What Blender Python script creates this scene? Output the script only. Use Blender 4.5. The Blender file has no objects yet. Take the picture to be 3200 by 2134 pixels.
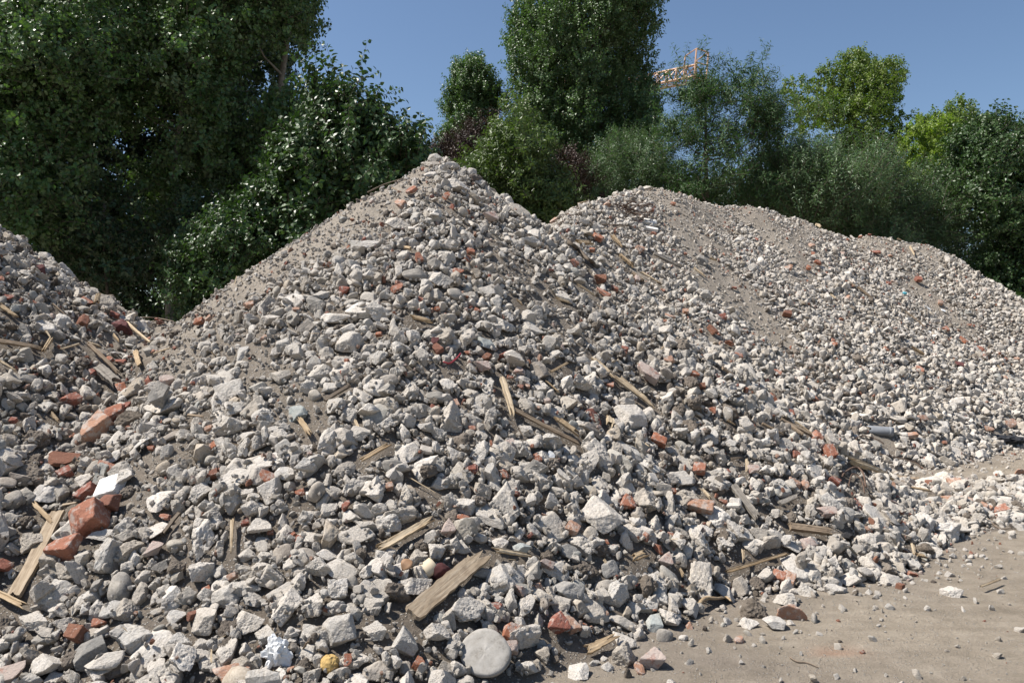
import bpy, math, random
import numpy as np
from mathutils import Matrix, Vector, Euler

# ------------------------------------------------------------------ camera, sky, sun, exposure
SC = bpy.context.scene
COL = SC.collection
CAM_H = 1.6
cam_data = bpy.data.cameras.new('camera')
cam_data.lens = 28.0
cam_data.sensor_width = 36.0
cam_data.clip_start = 0.05
cam_data.clip_end = 3000
cam = bpy.data.objects.new('camera', cam_data)
cam.location = (0, 0, CAM_H)
cam.rotation_euler = (math.radians(90), 0, 0)
COL.objects.link(cam)
SC.camera = cam

SUN_DIR = Vector((-0.72, 0.0, 1.05)).normalized()      # towards the sun
sun_el = math.asin(SUN_DIR.z)
world = bpy.data.worlds.new("World")
SC.world = world
world.use_nodes = True
wn = world.node_tree.nodes
wl = world.node_tree.links
wn.clear()
w_out = wn.new('ShaderNodeOutputWorld')
w_bg = wn.new('ShaderNodeBackground')
w_sky = wn.new('ShaderNodeTexSky')
w_sky.sky_type = 'NISHITA'
w_sky.sun_disc = False
w_sky.sun_elevation = sun_el
w_sky.sun_rotation = math.atan2(SUN_DIR.x, SUN_DIR.y)
w_sky.altitude = 100
w_sky.air_density = 1.0
w_sky.dust_density = 0.7
w_sky.ozone_density = 3.0
w_bg.inputs[1].default_value = 0.077
wl.new(w_sky.outputs[0], w_bg.inputs[0])
wl.new(w_bg.outputs[0], w_out.inputs[0])

sun_data = bpy.data.lights.new('sun', 'SUN')
sun_data.energy = 5.0
sun_data.angle = math.radians(0.5)
sun_data.color = (1.0, 0.95, 0.88)
sun = bpy.data.objects.new('sun', sun_data)
sun.rotation_euler = SUN_DIR.to_track_quat('Z', 'Y').to_euler()
sun.location = (0, 0, 30)
COL.objects.link(sun)

SC.view_settings.view_transform = 'Standard'
SC.view_settings.look = 'None'
SC.view_settings.exposure = 0.70
SC.view_settings.gamma = 1.0
SC.view_settings.use_curve_mapping = False
SC.render.engine = 'CYCLES'
SC.cycles.max_bounces = 6
SC.cycles.transparent_max_bounces = 4

F = 28.0 / 36.0 * 3200.0
RNG = np.random.default_rng(7)
random.seed(7)


def at(px, py, d):
    """A point of the place: D metres in front of where the photographer stood, seen at that spot of the photograph."""
    return np.array([(px - 1600) / F * d, d, CAM_H - (py - 1067) / F * d])


def proj(p):
    return 1600 + p[0] / p[1] * F, 1067 - (p[2] - CAM_H) / p[1] * F


# ------------------------------------------------------------------ noise
_L3 = np.random.default_rng(3).random((32, 32, 32)).astype(np.float32)
_L2 = np.random.default_rng(4).random((256, 256)).astype(np.float32)


def noise3(p):
    i = np.floor(p).astype(int)
    f = p - i
    f = f * f * (3 - 2 * f)
    out = 0
    for dx in (0, 1):
        wx = f[:, 0] if dx else 1 - f[:, 0]
        for dy in (0, 1):
            wy = f[:, 1] if dy else 1 - f[:, 1]
            for dz in (0, 1):
                wz = f[:, 2] if dz else 1 - f[:, 2]
                out = out + wx * wy * wz * _L3[(i[:, 0] + dx) & 31, (i[:, 1] + dy) & 31, (i[:, 2] + dz) & 31]
    return out * 2 - 1


def fbm3(p, octaves=4, gain=0.5):
    s, a, t = 0, 1.0, 0.0
    for k in range(octaves):
        s = s + a * noise3(p * (2 ** k) + 17.3 * k)
        t += a
        a *= gain
    return s / t


def noise2(x, y):
    ix, iy = np.floor(x).astype(int), np.floor(y).astype(int)
    fx, fy = x - ix, y - iy
    fx = fx * fx * (3 - 2 * fx)
    fy = fy * fy * (3 - 2 * fy)
    a = _L2[ix & 255, iy & 255]
    b = _L2[(ix + 1) & 255, iy & 255]
    c = _L2[ix & 255, (iy + 1) & 255]
    d = _L2[(ix + 1) & 255, (iy + 1) & 255]
    return ((a * (1 - fx) + b * fx) * (1 - fy) + (c * (1 - fx) + d * fx) * fy) * 2 - 1


def fbm2(x, y, octaves=4, gain=0.5):
    s, a, t = 0, 1.0, 0.0
    for k in range(octaves):
        s = s + a * noise2(x * 2 ** k + 31.7 * k, y * 2 ** k + 11.9 * k)
        t += a
        a *= gain
    return s / t


# ------------------------------------------------------------------ the shape of the heaps
RIDGE = [(0.55, 11.6, 3.36), (1.36, 13.5, 4.22), (2.75, 15.2, 4.80), (3.5, 15.8, 4.70), (4.2, 16.2, 4.50), (4.85, 16.5, 4.57), (5.6, 17.0, 4.50), (6.2, 17.5, 4.57),
         (7.1, 18.1, 4.38), (7.7, 18.4, 4.26), (8.3, 18.6, 4.28), (9.75, 18.8, 4.06), (10.6, 18.2, 3.3), (11.6, 17.8, 2.25), (13.5, 17.2, 0.9)]


def cone(x, y, cx, cy, H, s):
    r = np.sqrt((x - cx) ** 2 + (y - cy) ** 2 + 0.012)
    return H - s * r


def ridge(x, y, pts, s):
    best = np.full(np.shape(x), -9.0)
    for (x0, y0, h0), (x1, y1, h1) in zip(pts, pts[1:]):
        dx, dy = x1 - x0, y1 - y0
        t = np.clip(((x - x0) * dx + (y - y0) * dy) / (dx * dx + dy * dy), 0, 1)
        r = np.sqrt((x - x0 - t * dx) ** 2 + (y - y0 - t * dy) ** 2 + 0.05)
        best = np.maximum(best, h0 + t * (h1 - h0) - s * r)
    return best


def heap_parts(x, y):
    wob = 0.12 * fbm2(x * 0.55 + 3, y * 0.55, 3)
    rr = np.hypot(x + .8, y - 8.7) + 1e-6
    th = np.degrees(np.arctan2(x + .8, -(y - 8.7)))
    q = np.interp(th, [-180, -30, 0, 12, 20, 34, 45, 70, 100, 180], [.73, .69, .685, .75, .80, .86, .85, .78, .70, .70])
    a = cone(x, y, -0.80, 8.7, 3.68, q) + wob * np.clip(rr, 0, 1)
    a2 = cone(x, y, 0.55, 8.3, 2.62, 0.76) + wob
    b = cone(x, y, -5.5, 7.2, 3.14, 0.69) + wob
    c = ridge(x, y, RIDGE, 0.84) + wob * 1.6
    d = ridge(x, y, [(1.9, 6.6, 0.22), (3.0, 7.35, 0.16), (4.4, 7.9, 0.13), (6.5, 8.5, 0.12), (9.0, 9.4, 0.11)], 0.17)
    a3 = ridge(x, y, [(-5.2, 8.9, 2.04), (-3.0, 8.7, 2.02)], 0.8) + wob * .25
    return np.maximum(np.maximum(a, a2), a3), b, c, d


def smax(a, b, k=0.10):
    h = np.clip(0.5 + 0.5 * (a - b) / k, 0, 1)
    return b + (a - b) * h + k * h * (1 - h)


def height(x, y):
    x = np.asarray(x, float)
    y = np.asarray(y, float)
    a, b, c, d = heap_parts(x, y)
    h = smax(smax(smax(a, b), c, 0.25), d)
    w = 0.05
    z = np.where(h > 1, h, w * np.log1p(np.exp(np.clip(h / w, -30, 30))))
    z = z + 0.035 * fbm2(x * 2.3, y * 2.3, 3) * np.clip(z * 4, 0, 1) + (0.022 * fbm2(x * 9, y * 9, 2) + 0.012 * noise2(x * 21, y * 21)) * np.clip(z * 6, 0, 1)
    return z - 0.036


def ground_h(x, y):
    u = (x * 0.914 + y * 0.406)
    v = (-x * 0.406 + y * 0.914)
    g = 0.012 * fbm2(x * 0.9, y * 0.9, 3) + 0.014 * fbm2(u * .8 + 5, v * 5.0, 3) + 0.004 * fbm2(x * 7, y * 7, 2)
    near = np.clip((14 - np.hypot(x, y - 7)) / 6, 0, 1)
    return g * near


def top(x, y):
    return np.maximum(height(x, y), ground_h(np.asarray(x, float), np.asarray(y, float)))


_T = np.arange(2.6, 26, 0.012)


def hit(px, py):
    """Where the line of sight through that spot of the photograph meets the heaps or the ground."""
    X = (px - 1600) / F * _T
    Z = CAM_H - (py - 1067) / F * _T
    below = Z <= top(X, _T)
    if not below.any():
        k = int(np.argmin(Z - top(X, _T)))
    else:
        k = int(np.argmax(below))
    return np.array([X[k], _T[k], top(X[k], _T[k])])


def normal(x, y, e=0.12):
    nx = (top(x - e, y) - top(x + e, y)) / (2 * e)
    ny = (top(x, y - e) - top(x, y + e)) / (2 * e)
    v = np.array([nx, ny, 1.0])
    return v / np.linalg.norm(v)


# ------------------------------------------------------------------ materials
def new_mat(name):
    m = bpy.data.materials.new(name)
    m.use_nodes = True
    nt = m.node_tree
    for n in list(nt.nodes):
        if n.type != 'OUTPUT_MATERIAL':
            nt.nodes.remove(n)
    out = [n for n in nt.nodes if n.type == 'OUTPUT_MATERIAL'][0]
    b = nt.nodes.new('ShaderNodeBsdfPrincipled')
    nt.links.new(b.outputs[0], out.inputs[0])
    return m, nt, b, out


def ramp(nt, fac, stops, interp='LINEAR'):
    r = nt.nodes.new('ShaderNodeValToRGB')
    r.color_ramp.interpolation = interp
    e = r.color_ramp.elements
    while len(e) > 1:
        e.remove(e[-1])
    e[0].position = stops[0][0]
    e[0].color = (*stops[0][1], 1)
    for p, c in stops[1:]:
        q = e.new(p)
        q.color = (*c, 1)
    nt.links.new(fac, r.inputs[0])
    return r.outputs[0]


def mixc(nt, fac, a, b, mode='MIX'):
    m = nt.nodes.new('ShaderNodeMix')
    m.data_type = 'RGBA'
    m.blend_type = mode
    for v, s in ((fac, m.inputs[0]), (a, m.inputs[6]), (b, m.inputs[7])):
        if isinstance(v, (int, float)):
            s.default_value = v
        elif isinstance(v, tuple):
            s.default_value = (*v, 1)
        else:
            nt.links.new(v, s)
    return m.outputs[2]


def math_n(nt, op, a, b=0.0, clamp=False):
    m = nt.nodes.new('ShaderNodeMath')
    m.operation = op
    m.use_clamp = clamp
    for v, s in ((a, m.inputs[0]), (b, m.inputs[1])):
        if isinstance(v, (int, float)):
            s.default_value = v
        else:
            nt.links.new(v, s)
    return m.outputs[0]


def obj_coord(nt, scale=(1, 1, 1)):
    """Object coordinates shifted by the object's own random number, so that copies differ in their grain."""
    tc = nt.nodes.new('ShaderNodeTexCoord')
    oi = nt.nodes.new('ShaderNodeObjectInfo')
    mp = nt.nodes.new('ShaderNodeMapping')
    mp.inputs['Scale'].default_value = scale
    cx = nt.nodes.new('ShaderNodeCombineXYZ')
    for k in range(3):
        nt.links.new(math_n(nt, 'MULTIPLY', oi.outputs['Random'], (37.0, 71.0, 13.0)[k]), cx.inputs[k])
    nt.links.new(tc.outputs['Object'], mp.inputs[0])
    nt.links.new(cx.outputs[0], mp.inputs['Location'])
    return mp.outputs[0], oi


def tex_noise(nt, vec, scale, detail=4, rough=0.6):
    n = nt.nodes.new('ShaderNodeTexNoise')
    n.inputs['Scale'].default_value = scale
    n.inputs['Detail'].default_value = detail
    n.inputs['Roughness'].default_value = rough
    nt.links.new(vec, n.inputs['Vector'])
    return n.outputs[0]


def tex_voro(nt, vec, scale, feature='F1'):
    n = nt.nodes.new('ShaderNodeTexVoronoi')
    n.feature = feature
    n.inputs['Scale'].default_value = scale
    nt.links.new(vec, n.inputs['Vector'])
    return n


def bump(nt, b, h, strength, dist):
    bp = nt.nodes.new('ShaderNodeBump')
    bp.inputs['Strength'].default_value = strength
    bp.inputs['Distance'].default_value = dist
    nt.links.new(h, bp.inputs['Height'])
    nt.links.new(bp.outputs[0], b.inputs['Normal'])
    return bp


def mat_stone(name, tones, speck=0.5, dust=(0.48, 0.435, 0.375), dust_amt=0.35, pit=0.5, rough=0.92, scale=1.0, island=False):
    m, nt, b, out = new_mat(name)
    v, oi = obj_coord(nt)
    n = len(tones)
    base = ramp(nt, oi.outputs['Random'], [((k + .5) / n, t) for k, t in enumerate(tones)])
    big = tex_noise(nt, v, 1.3 * scale, 3)
    base = mixc(nt, ramp(nt, big, [(0.42, (0, 0, 0)), (0.68, (dust_amt * 2,) * 3)]), base, dust)
    fine = tex_noise(nt, v, 9 * scale, 8, 0.75)
    base = mixc(nt, 1.0, base, ramp(nt, fine, [(0.32, (0.56, 0.52, 0.48)), (0.44, (0.93, 0.915, 0.89)), (0.55, (1.08, 1.07, 1.06)), (0.70, (1.28, 1.28, 1.28))]), 'MULTIPLY')
    vo = tex_voro(nt, v, 7 * scale)
    agg = ramp(nt, vo.outputs['Distance'], [(0.0, (1, 1, 1)), (0.22, (1, 1, 1)), (0.27, (0, 0, 0))])
    pick = ramp(nt, vo.outputs['Color'], [(0.55, (0, 0, 0)), (0.6, (speck,) * 3)])
    fac = mixc(nt, 1.0, agg, pick, 'MULTIPLY')
    base = mixc(nt, fac, base, (0.20, 0.185, 0.165))
    nt.links.new(base, b.inputs['Base Color'])
    b.inputs['Roughness'].default_value = rough
    b.inputs['Specular IOR Level'].default_value = 0.25
    mid = tex_noise(nt, v, 4.5 * scale, 6, 0.7)
    h = math_n(nt, 'ADD', math_n(nt, 'MULTIPLY', fine, 0.5), mid)
    bump(nt, b, h, 1.0, 0.017 * pit)
    return m


M = {}
M['concrete'] = mat_stone('pale_concrete', [(0.44, 0.41, 0.37), (0.55, 0.515, 0.47), (0.37, 0.34, 0.30), (0.49, 0.47, 0.44), (0.42, 0.385, 0.34),
                                            (0.58, 0.55, 0.51), (0.47, 0.435, 0.39), (0.40, 0.385, 0.36), (0.50, 0.46, 0.41), (0.33, 0.295, 0.25)], 0.45)
M['rock'] = mat_stone('natural_stone', [(0.24, 0.21, 0.18), (0.31, 0.285, 0.25), (0.20, 0.19, 0.175), (0.35, 0.315, 0.27), (0.27, 0.275, 0.26), (0.33, 0.28, 0.22)],
                      0.1, dust_amt=0.25, pit=0.25)
M['clod'] = mat_stone('earth_clod', [(0.15, 0.125, 0.10), (0.20, 0.17, 0.14), (0.12, 0.10, 0.085), (0.24, 0.205, 0.17)], 0.0, dust=(0.27, 0.23, 0.19), pit=1.0)
M['blue_stone'] = mat_stone('blue_grey_stone', [(0.27, 0.295, 0.28), (0.30, 0.32, 0.31)], 0.0, dust_amt=0.12, pit=0.2)
M['dark_stone'] = mat_stone('dark_grey_stone', [(0.17, 0.165, 0.155), (0.19, 0.18, 0.165)], 0.0, dust_amt=0.10, pit=0.2)
M['white_stone'] = mat_stone('white_plaster', [(0.66, 0.64, 0.60), (0.72, 0.70, 0.67)], 0.0, dust_amt=0.10, pit=0.15)
M['slab_concrete'] = mat_stone('smooth_grey_concrete', [(0.26, 0.252, 0.238), (0.24, 0.233, 0.22)], 0.25, dust_amt=0.12, pit=0.25, scale=1.5)
M['black_stone'] = mat_stone('blackened_stone', [(0.025, 0.025, 0.027), (0.03, 0.03, 0.03)], 0.0, dust=(0.10, 0.09, 0.08), dust_amt=0.15, pit=0.3)
M['tan_stone'] = mat_stone('tan_stone', [(0.46, 0.33, 0.22), (0.43, 0.31, 0.20)], 0.0, dust=(0.5, 0.45, 0.39), dust_amt=0.45, pit=0.3)


def mat_brick(name, tones, dust_amt):
    m, nt, b, out = new_mat(name)
    v, oi = obj_coord(nt)
    n = len(tones)
    base = ramp(nt, oi.outputs['Random'], [((k + .5) / n, t) for k, t in enumerate(tones)])
    fine = tex_noise(nt, v, 14, 8, 0.8)
    base = mixc(nt, 1.0, base, ramp(nt, fine, [(0.3, (0.7, 0.66, 0.62)), (0.5, (1, 1, 1)), (0.75, (1.25, 1.22, 1.2))]), 'MULTIPLY')
    big = tex_noise(nt, v, 1.6, 6, 0.72)
    t0 = 0.66 - 0.3 * dust_amt
    base = mixc(nt, ramp(nt, big, [(t0, (0, 0, 0)), (t0 + 0.10, (0.78,) * 3)]), base, (0.44, 0.385, 0.34))
    nt.links.new(base, b.inputs['Base Color'])
    b.inputs['Roughness'].default_value = 0.93
    b.inputs['Specular IOR Level'].default_value = 0.2
    mid = tex_noise(nt, v, 5, 6, 0.7)
    bump(nt, b, math_n(nt, 'ADD', math_n(nt, 'MULTIPLY', fine, 0.5), mid), 0.9, 0.011)
    return m


M['brick_o'] = mat_brick('orange_brick', [(0.328, 0.135, 0.078), (0.296, 0.123, 0.078), (0.351, 0.164, 0.110)], 0.5)
M['brick_r'] = mat_brick('red_brick', [(0.257, 0.102, 0.074), (0.218, 0.086, 0.064), (0.289, 0.123, 0.087)], 0.45)
M['brick_b'] = mat_brick('brown_brick', [(0.234, 0.115, 0.074), (0.203, 0.098, 0.069)], 0.25)
M['brick_p'] = mat_brick('dusty_pink_brick', [(0.328, 0.180, 0.143), (0.351, 0.205, 0.166)], 0.95)
M['brick_d'] = mat_brick('dark_red_tile', [(0.125, 0.053, 0.051), (0.148, 0.066, 0.060)], 0.2)
M['brick_t'] = mat_brick('pale_orange_brick', [(0.390, 0.221, 0.147), (0.374, 0.230, 0.166)], 0.6)


def mat_wood(name, a, b_, c):
    m, nt, b, out = new_mat(name)
    tc = nt.nodes.new('ShaderNodeTexCoord')
    oi = nt.nodes.new('ShaderNodeObjectInfo')
    mp = nt.nodes.new('ShaderNodeMapping')
    mp.inputs['Scale'].default_value = (5, 90, 90)
    nt.links.new(tc.outputs['Object'], mp.inputs[0])
    off = math_n(nt, 'MULTIPLY', oi.outputs['Random'], 50.0)
    cx = nt.nodes.new('ShaderNodeCombineXYZ')
    nt.links.new(off, cx.inputs[0])
    nt.links.new(off, cx.inputs[1])
    nt.links.new(cx.outputs[0], mp.inputs['Location'])
    g = tex_noise(nt, mp.outputs[0], 1.0, 5, 0.65)
    base = ramp(nt, g, [(0.28, c), (0.45, a), (0.62, b_), (0.75, tuple(min(1, q * 1.15) for q in b_))])
    mp2 = nt.nodes.new('ShaderNodeMapping')
    mp2.inputs['Scale'].default_value = (14, 20, 20)
    nt.links.new(tc.outputs['Object'], mp2.inputs[0])
    st = tex_noise(nt, mp2.outputs[0], 1.0, 5, 0.7)
    base = mixc(nt, ramp(nt, st, [(0.5, (0, 0, 0)), (0.7, (0.55,) * 3)]), base, c)
    nt.links.new(base, b.inputs['Base Color'])
    b.inputs['Roughness'].default_value = 0.85
    b.inputs['Specular IOR Level'].default_value = 0.2
    bump(nt, b, g, 0.8, 0.004)
    return m


M['wood_y'] = mat_wood('yellow_split_wood', (0.31, 0.225, 0.135), (0.41, 0.315, 0.205), (0.15, 0.10, 0.06))
M['wood_l'] = mat_wood('pale_straw_wood', (0.40, 0.315, 0.21), (0.50, 0.41, 0.29), (0.22, 0.155, 0.095))
M['wood_t'] = mat_wood('tan_weathered_board', (0.29, 0.225, 0.155), (0.37, 0.30, 0.22), (0.17, 0.125, 0.085))
M['wood_b'] = mat_wood('brown_weathered_wood', (0.21, 0.155, 0.105), (0.29, 0.225, 0.16), (0.11, 0.08, 0.055))
M['wood_g'] = mat_wood('grey_weathered_wood', (0.21, 0.185, 0.155), (0.29, 0.26, 0.22), (0.11, 0.095, 0.08))
M['wood_d'] = mat_wood('dark_old_wood', (0.10, 0.078, 0.058), (0.155, 0.125, 0.095), (0.05, 0.04, 0.03))


def simple(name, col, rough=0.7, metal=0.0, noise_amt=0.0, nscale=20):
    m, nt, b, out = new_mat(name)
    if noise_amt:
        v, oi = obj_coord(nt)
        n = tex_noise(nt, v, nscale, 5, 0.65)
        lo = tuple(c * (1 - noise_amt) for c in col)
        hi = tuple(min(1, c * (1 + noise_amt)) for c in col)
        nt.links.new(ramp(nt, n, [(0.3, lo), (0.7, hi)]), b.inputs['Base Color'])
    else:
        b.inputs['Base Color'].default_value = (*col, 1)
    b.inputs['Roughness'].default_value = rough
    b.inputs['Metallic'].default_value = metal
    return m


M['rust'] = simple('rusty_wire', (0.10, 0.06, 0.04), 0.8, 0.0, 0.4, 60)
M['twig'] = simple('dry_twig', (0.16, 0.12, 0.085), 0.85, 0, 0.3, 60)
M['pvc'] = simple('grey_plastic_pipe', (0.19, 0.20, 0.215), 0.6, 0, 0.15, 9)
M['cloth'] = simple('maroon_cloth', (0.055, 0.014, 0.014), 0.95, 0, 0.3, 12)
M['film'] = simple('white_plastic_film', (0.74, 0.74, 0.73), 0.5)
M['foam'] = simple('yellow_foam', (0.42, 0.28, 0.10), 0.9, 0, 0.35, 6)
M['card'] = simple('beige_card', (0.50, 0.42, 0.30), 0.8, 0, 0.15, 10)
M['leaf_dry'] = simple('dry_brown_leaf', (0.26, 0.15, 0.08), 0.7, 0, 0.25, 20)
M['blackmesh'] = simple('black_plastic', (0.03, 0.03, 0.033), 0.6, 0, 0.2, 20)
M['cyan'] = simple('cyan_plastic', (0.10, 0.42, 0.50), 0.5)
M['tile'] = simple('white_glazed_tile', (0.72, 0.72, 0.70), 0.3, 0, 0.05, 6)
M['redwire'] = simple('red_insulated_wire', (0.25, 0.02, 0.03), 0.5)
M['crane'] = simple('orange_crane_paint', (0.50, 0.31, 0.20), 0.5, 0, 0.08, 4)
M['bark'] = simple('tree_bark', (0.105, 0.085, 0.065), 0.95, 0, 0.45, 14)
M['barkpale'] = simple('pale_bark', (0.19, 0.17, 0.14), 0.95, 0, 0.4, 14)


def mat_soil(name):
    m, nt, b, out = new_mat(name)
    tc = nt.nodes.new('ShaderNodeTexCoord')
    at_ = nt.nodes.new('ShaderNodeAttribute')
    at_.attribute_name = 'sandy'
    v = tc.outputs['Object']
    n1 = tex_noise(nt, v, 2.2, 6, 0.65)
    n2 = tex_noise(nt, v, 28, 8, 0.8)
    dark = ramp(nt, n1, [(0.3, (0.15, 0.125, 0.10)), (0.7, (0.23, 0.195, 0.16))])
    light = ramp(nt, n1, [(0.3, (0.32, 0.275, 0.225)), (0.7, (0.44, 0.39, 0.325))])
    base = mixc(nt, at_.outputs['Fac'], dark, light)
    vo = tex_voro(nt, v, 60)
    peb = ramp(nt, vo.outputs['Distance'], [(0.0, (1, 1, 1)), (0.25, (1, 1, 1)), (0.4, (0, 0, 0))])
    pick = ramp(nt, vo.outputs['Color'], [(0.4, (0, 0, 0)), (0.45, (1, 1, 1))])
    base = mixc(nt, mixc(nt, 1.0, peb, pick, 'MULTIPLY'), base, (0.46, 0.43, 0.39))
    base = mixc(nt, 1.0, base, ramp(nt, n2, [(0.25, (0.6, 0.58, 0.55)), (0.5, (1, 1, 1)), (0.75, (1.3, 1.3, 1.3))]), 'MULTIPLY')
    nt.links.new(base, b.inputs['Base Color'])
    b.inputs['Roughness'].default_value = 0.97
    b.inputs['Specular IOR Level'].default_value = 0.1
    bump(nt, b, math_n(nt, 'ADD', n2, math_n(nt, 'MULTIPLY', mixc(nt, 1.0, peb, pick, 'MULTIPLY'), 0.6)), 1.0, 0.035)
    return m


M['soil'] = mat_soil('heap_fines')


def mat_ground(name):
    m, nt, b, out = new_mat(name)
    tc = nt.nodes.new('ShaderNodeTexCoord')
    v = tc.outputs['Object']
    at_ = nt.nodes.new('ShaderNodeAttribute')
    at_.attribute_name = 'earth'
    n0 = tex_noise(nt, v, 0.7, 4, 0.6)
    n1 = tex_noise(nt, v, 5, 6, 0.65)
    n2 = tex_noise(nt, v, 60, 8, 0.8)
    mp = nt.nodes.new('ShaderNodeMapping')
    mp.inputs['Rotation'].default_value = (0, 0, -0.55)
    mp.inputs['Scale'].default_value = (0.9, 11, 1)
    nt.links.new(v, mp.inputs[0])
    st = tex_noise(nt, mp.outputs[0], 1.0, 5, 0.6)
    base = ramp(nt, n1, [(0.3, (0.25, 0.215, 0.168)), (0.55, (0.325, 0.28, 0.222)), (0.75, (0.39, 0.34, 0.275))])
    base = mixc(nt, 1.0, base, ramp(nt, st, [(0.3, (0.90, 0.89, 0.88)), (0.6, (1.04, 1.04, 1.04))]), 'MULTIPLY')
    base = mixc(nt, 1.0, base, ramp(nt, n0, [(0.3, (0.88, 0.87, 0.86)), (0.7, (1.06, 1.05, 1.04))]), 'MULTIPLY')
    earth = ramp(nt, n1, [(0.3, (0.19, 0.16, 0.13)), (0.7, (0.29, 0.25, 0.205))])
    base = mixc(nt, at_.outputs['Fac'], base, earth)
    # brick dust stain
    base = mixc(nt, 1.0, base, ramp(nt, n2, [(0.25, (0.68, 0.67, 0.65)), (0.5, (1, 1, 1)), (0.8, (1.25, 1.25, 1.25))]), 'MULTIPLY')
    at2 = nt.nodes.new('ShaderNodeAttribute')
    at2.attribute_name = 'reddish'
    base = mixc(nt, at2.outputs['Fac'], base, (0.40, 0.20, 0.12))
    vo = tex_voro(nt, v, 75)
    peb = ramp(nt, vo.outputs['Distance'], [(0.0, (1, 1, 1)), (0.22, (1, 1, 1)), (0.36, (0, 0, 0))])
    pick = ramp(nt, vo.outputs['Color'], [(0.66, (0, 0, 0)), (0.7, (1, 1, 1))])
    fac = mixc(nt, 1.0, peb, pick, 'MULTIPLY')
    base = mixc(nt, fac, base, (0.38, 0.355, 0.32))
    nt.links.new(base, b.inputs['Base Color'])
    b.inputs['Roughness'].default_value = 0.97
    b.inputs['Specular IOR Level'].default_value = 0.1
    h = math_n(nt, 'ADD', n2, math_n(nt, 'MULTIPLY', fac, 0.7))
    h = math_n(nt, 'ADD', h, math_n(nt, 'MULTIPLY', st, 0.8))
    h = math_n(nt, 'ADD', h, math_n(nt, 'MULTIPLY', n1, 0.9))
    bump(nt, b, h, 0.9, 0.022)
    return m


M['ground'] = mat_ground('sandy_ground')


def mat_leaf(name, c0, c1, c2, back, rough=0.38, spec=0.5, trans=0.25):
    m, nt, b, out = new_mat(name)
    oi = nt.nodes.new('ShaderNodeObjectInfo')
    geo = nt.nodes.new('ShaderNodeNewGeometry')
    col = ramp(nt, oi.outputs['Random'], [(0.0, c0), (0.5, c1), (1.0, c2)])
    isl = ramp(nt, geo.outputs['Random Per Island'], [(0.0, (0.72, 0.74, 0.7)), (0.5, (1, 1, 1)), (0.97, (1.3, 1.28, 1.2)), (1.0, (1.9, 1.5, 0.9))])
    col = mixc(nt, 1.0, col, isl, 'MULTIPLY')
    colb = mixc(nt, geo.outputs['Backfacing'], col, mixc(nt, 0.6, col, back))
    nt.links.new(colb, b.inputs['Base Color'])
    b.inputs['Roughness'].default_value = rough
    b.inputs['Specular IOR Level'].default_value = spec
    tr = nt.nodes.new('ShaderNodeBsdfTranslucent')
    nt.links.new(mixc(nt, 1.0, col, (1.1, 1.35, 0.5), 'MULTIPLY'), tr.inputs[0])
    mx = nt.nodes.new('ShaderNodeMixShader')
    mx.inputs[0].default_value = trans
    nt.links.new(b.outputs[0], mx.inputs[1])
    nt.links.new(tr.outputs[0], mx.inputs[2])
    nt.links.new(mx.outputs[0], out.inputs[0])
    return m


LEAF = {
    'poplar': mat_leaf('poplar_leaf', (0.057, 0.107, 0.032), (0.075, 0.136, 0.040), (0.094, 0.159, 0.052), (0.245, 0.315, 0.173), 0.42, 0.5),
    'mulberry': mat_leaf('mulberry_leaf', (0.035, 0.070, 0.020), (0.046, 0.090, 0.025), (0.056, 0.102, 0.031), (0.102, 0.148, 0.070), 0.42, 0.42, 0.2),
    'walnut': mat_leaf('walnut_leaf', (0.071, 0.113, 0.031), (0.095, 0.143, 0.040), (0.113, 0.160, 0.048), (0.166, 0.202, 0.095), 0.42, 0.4),
    'locust': mat_leaf('locust_leaf', (0.049, 0.102, 0.034), (0.060, 0.117, 0.041), (0.078, 0.136, 0.050), (0.117, 0.175, 0.087), 0.5, 0.3),
    'willow': mat_leaf('silvery_leaf', (0.066, 0.120, 0.048), (0.086, 0.148, 0.061), (0.111, 0.182, 0.077), (0.222, 0.309, 0.170), 0.42, 0.45),
    'maple': mat_leaf('maple_leaf', (0.082, 0.132, 0.021), (0.104, 0.156, 0.026), (0.131, 0.173, 0.031), (0.165, 0.216, 0.070), 0.45, 0.35, 0.35),
    'lime': mat_leaf('lime_green_leaf', (0.121, 0.192, 0.023), (0.153, 0.216, 0.028), (0.186, 0.240, 0.036), (0.197, 0.252, 0.070), 0.45, 0.35, 0.4),
    'plum': mat_leaf('plum_leaf', (0.027, 0.014, 0.012), (0.041, 0.019, 0.015), (0.049, 0.027, 0.018), (0.063, 0.041, 0.029), 0.5, 0.25, 0.1),
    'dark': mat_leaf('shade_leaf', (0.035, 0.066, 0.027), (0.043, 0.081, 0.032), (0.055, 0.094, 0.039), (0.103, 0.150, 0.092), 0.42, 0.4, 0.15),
}

# ------------------------------------------------------------------ mesh helpers


def mesh_obj(name, verts, faces, mat=None, parent=None, smooth=False, link=True):
    me = bpy.data.meshes.new(name)
    me.from_pydata([tuple(map(float, v)) for v in verts], [], faces)
    if smooth:
        me.polygons.foreach_set('use_smooth', [True] * len(me.polygons))
    if mat:
        me.materials.append(mat)
    o = bpy.data.objects.new(name, me)
    if link:
        COL.objects.link(o)
    if parent is not None:
        o.parent = parent
    return o


def tag(o, label=None, cat=None, group=None, kind=None):
    for k, v in (('label', label), ('category', cat), ('group', group), ('kind', kind)):
        if v:
            o[k] = v
    return o


def empty(name, loc):
    o = bpy.data.objects.new(name, None)
    o.location = loc
    o.empty_display_size = 0.2
    COL.objects.link(o)
    return o


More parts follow.
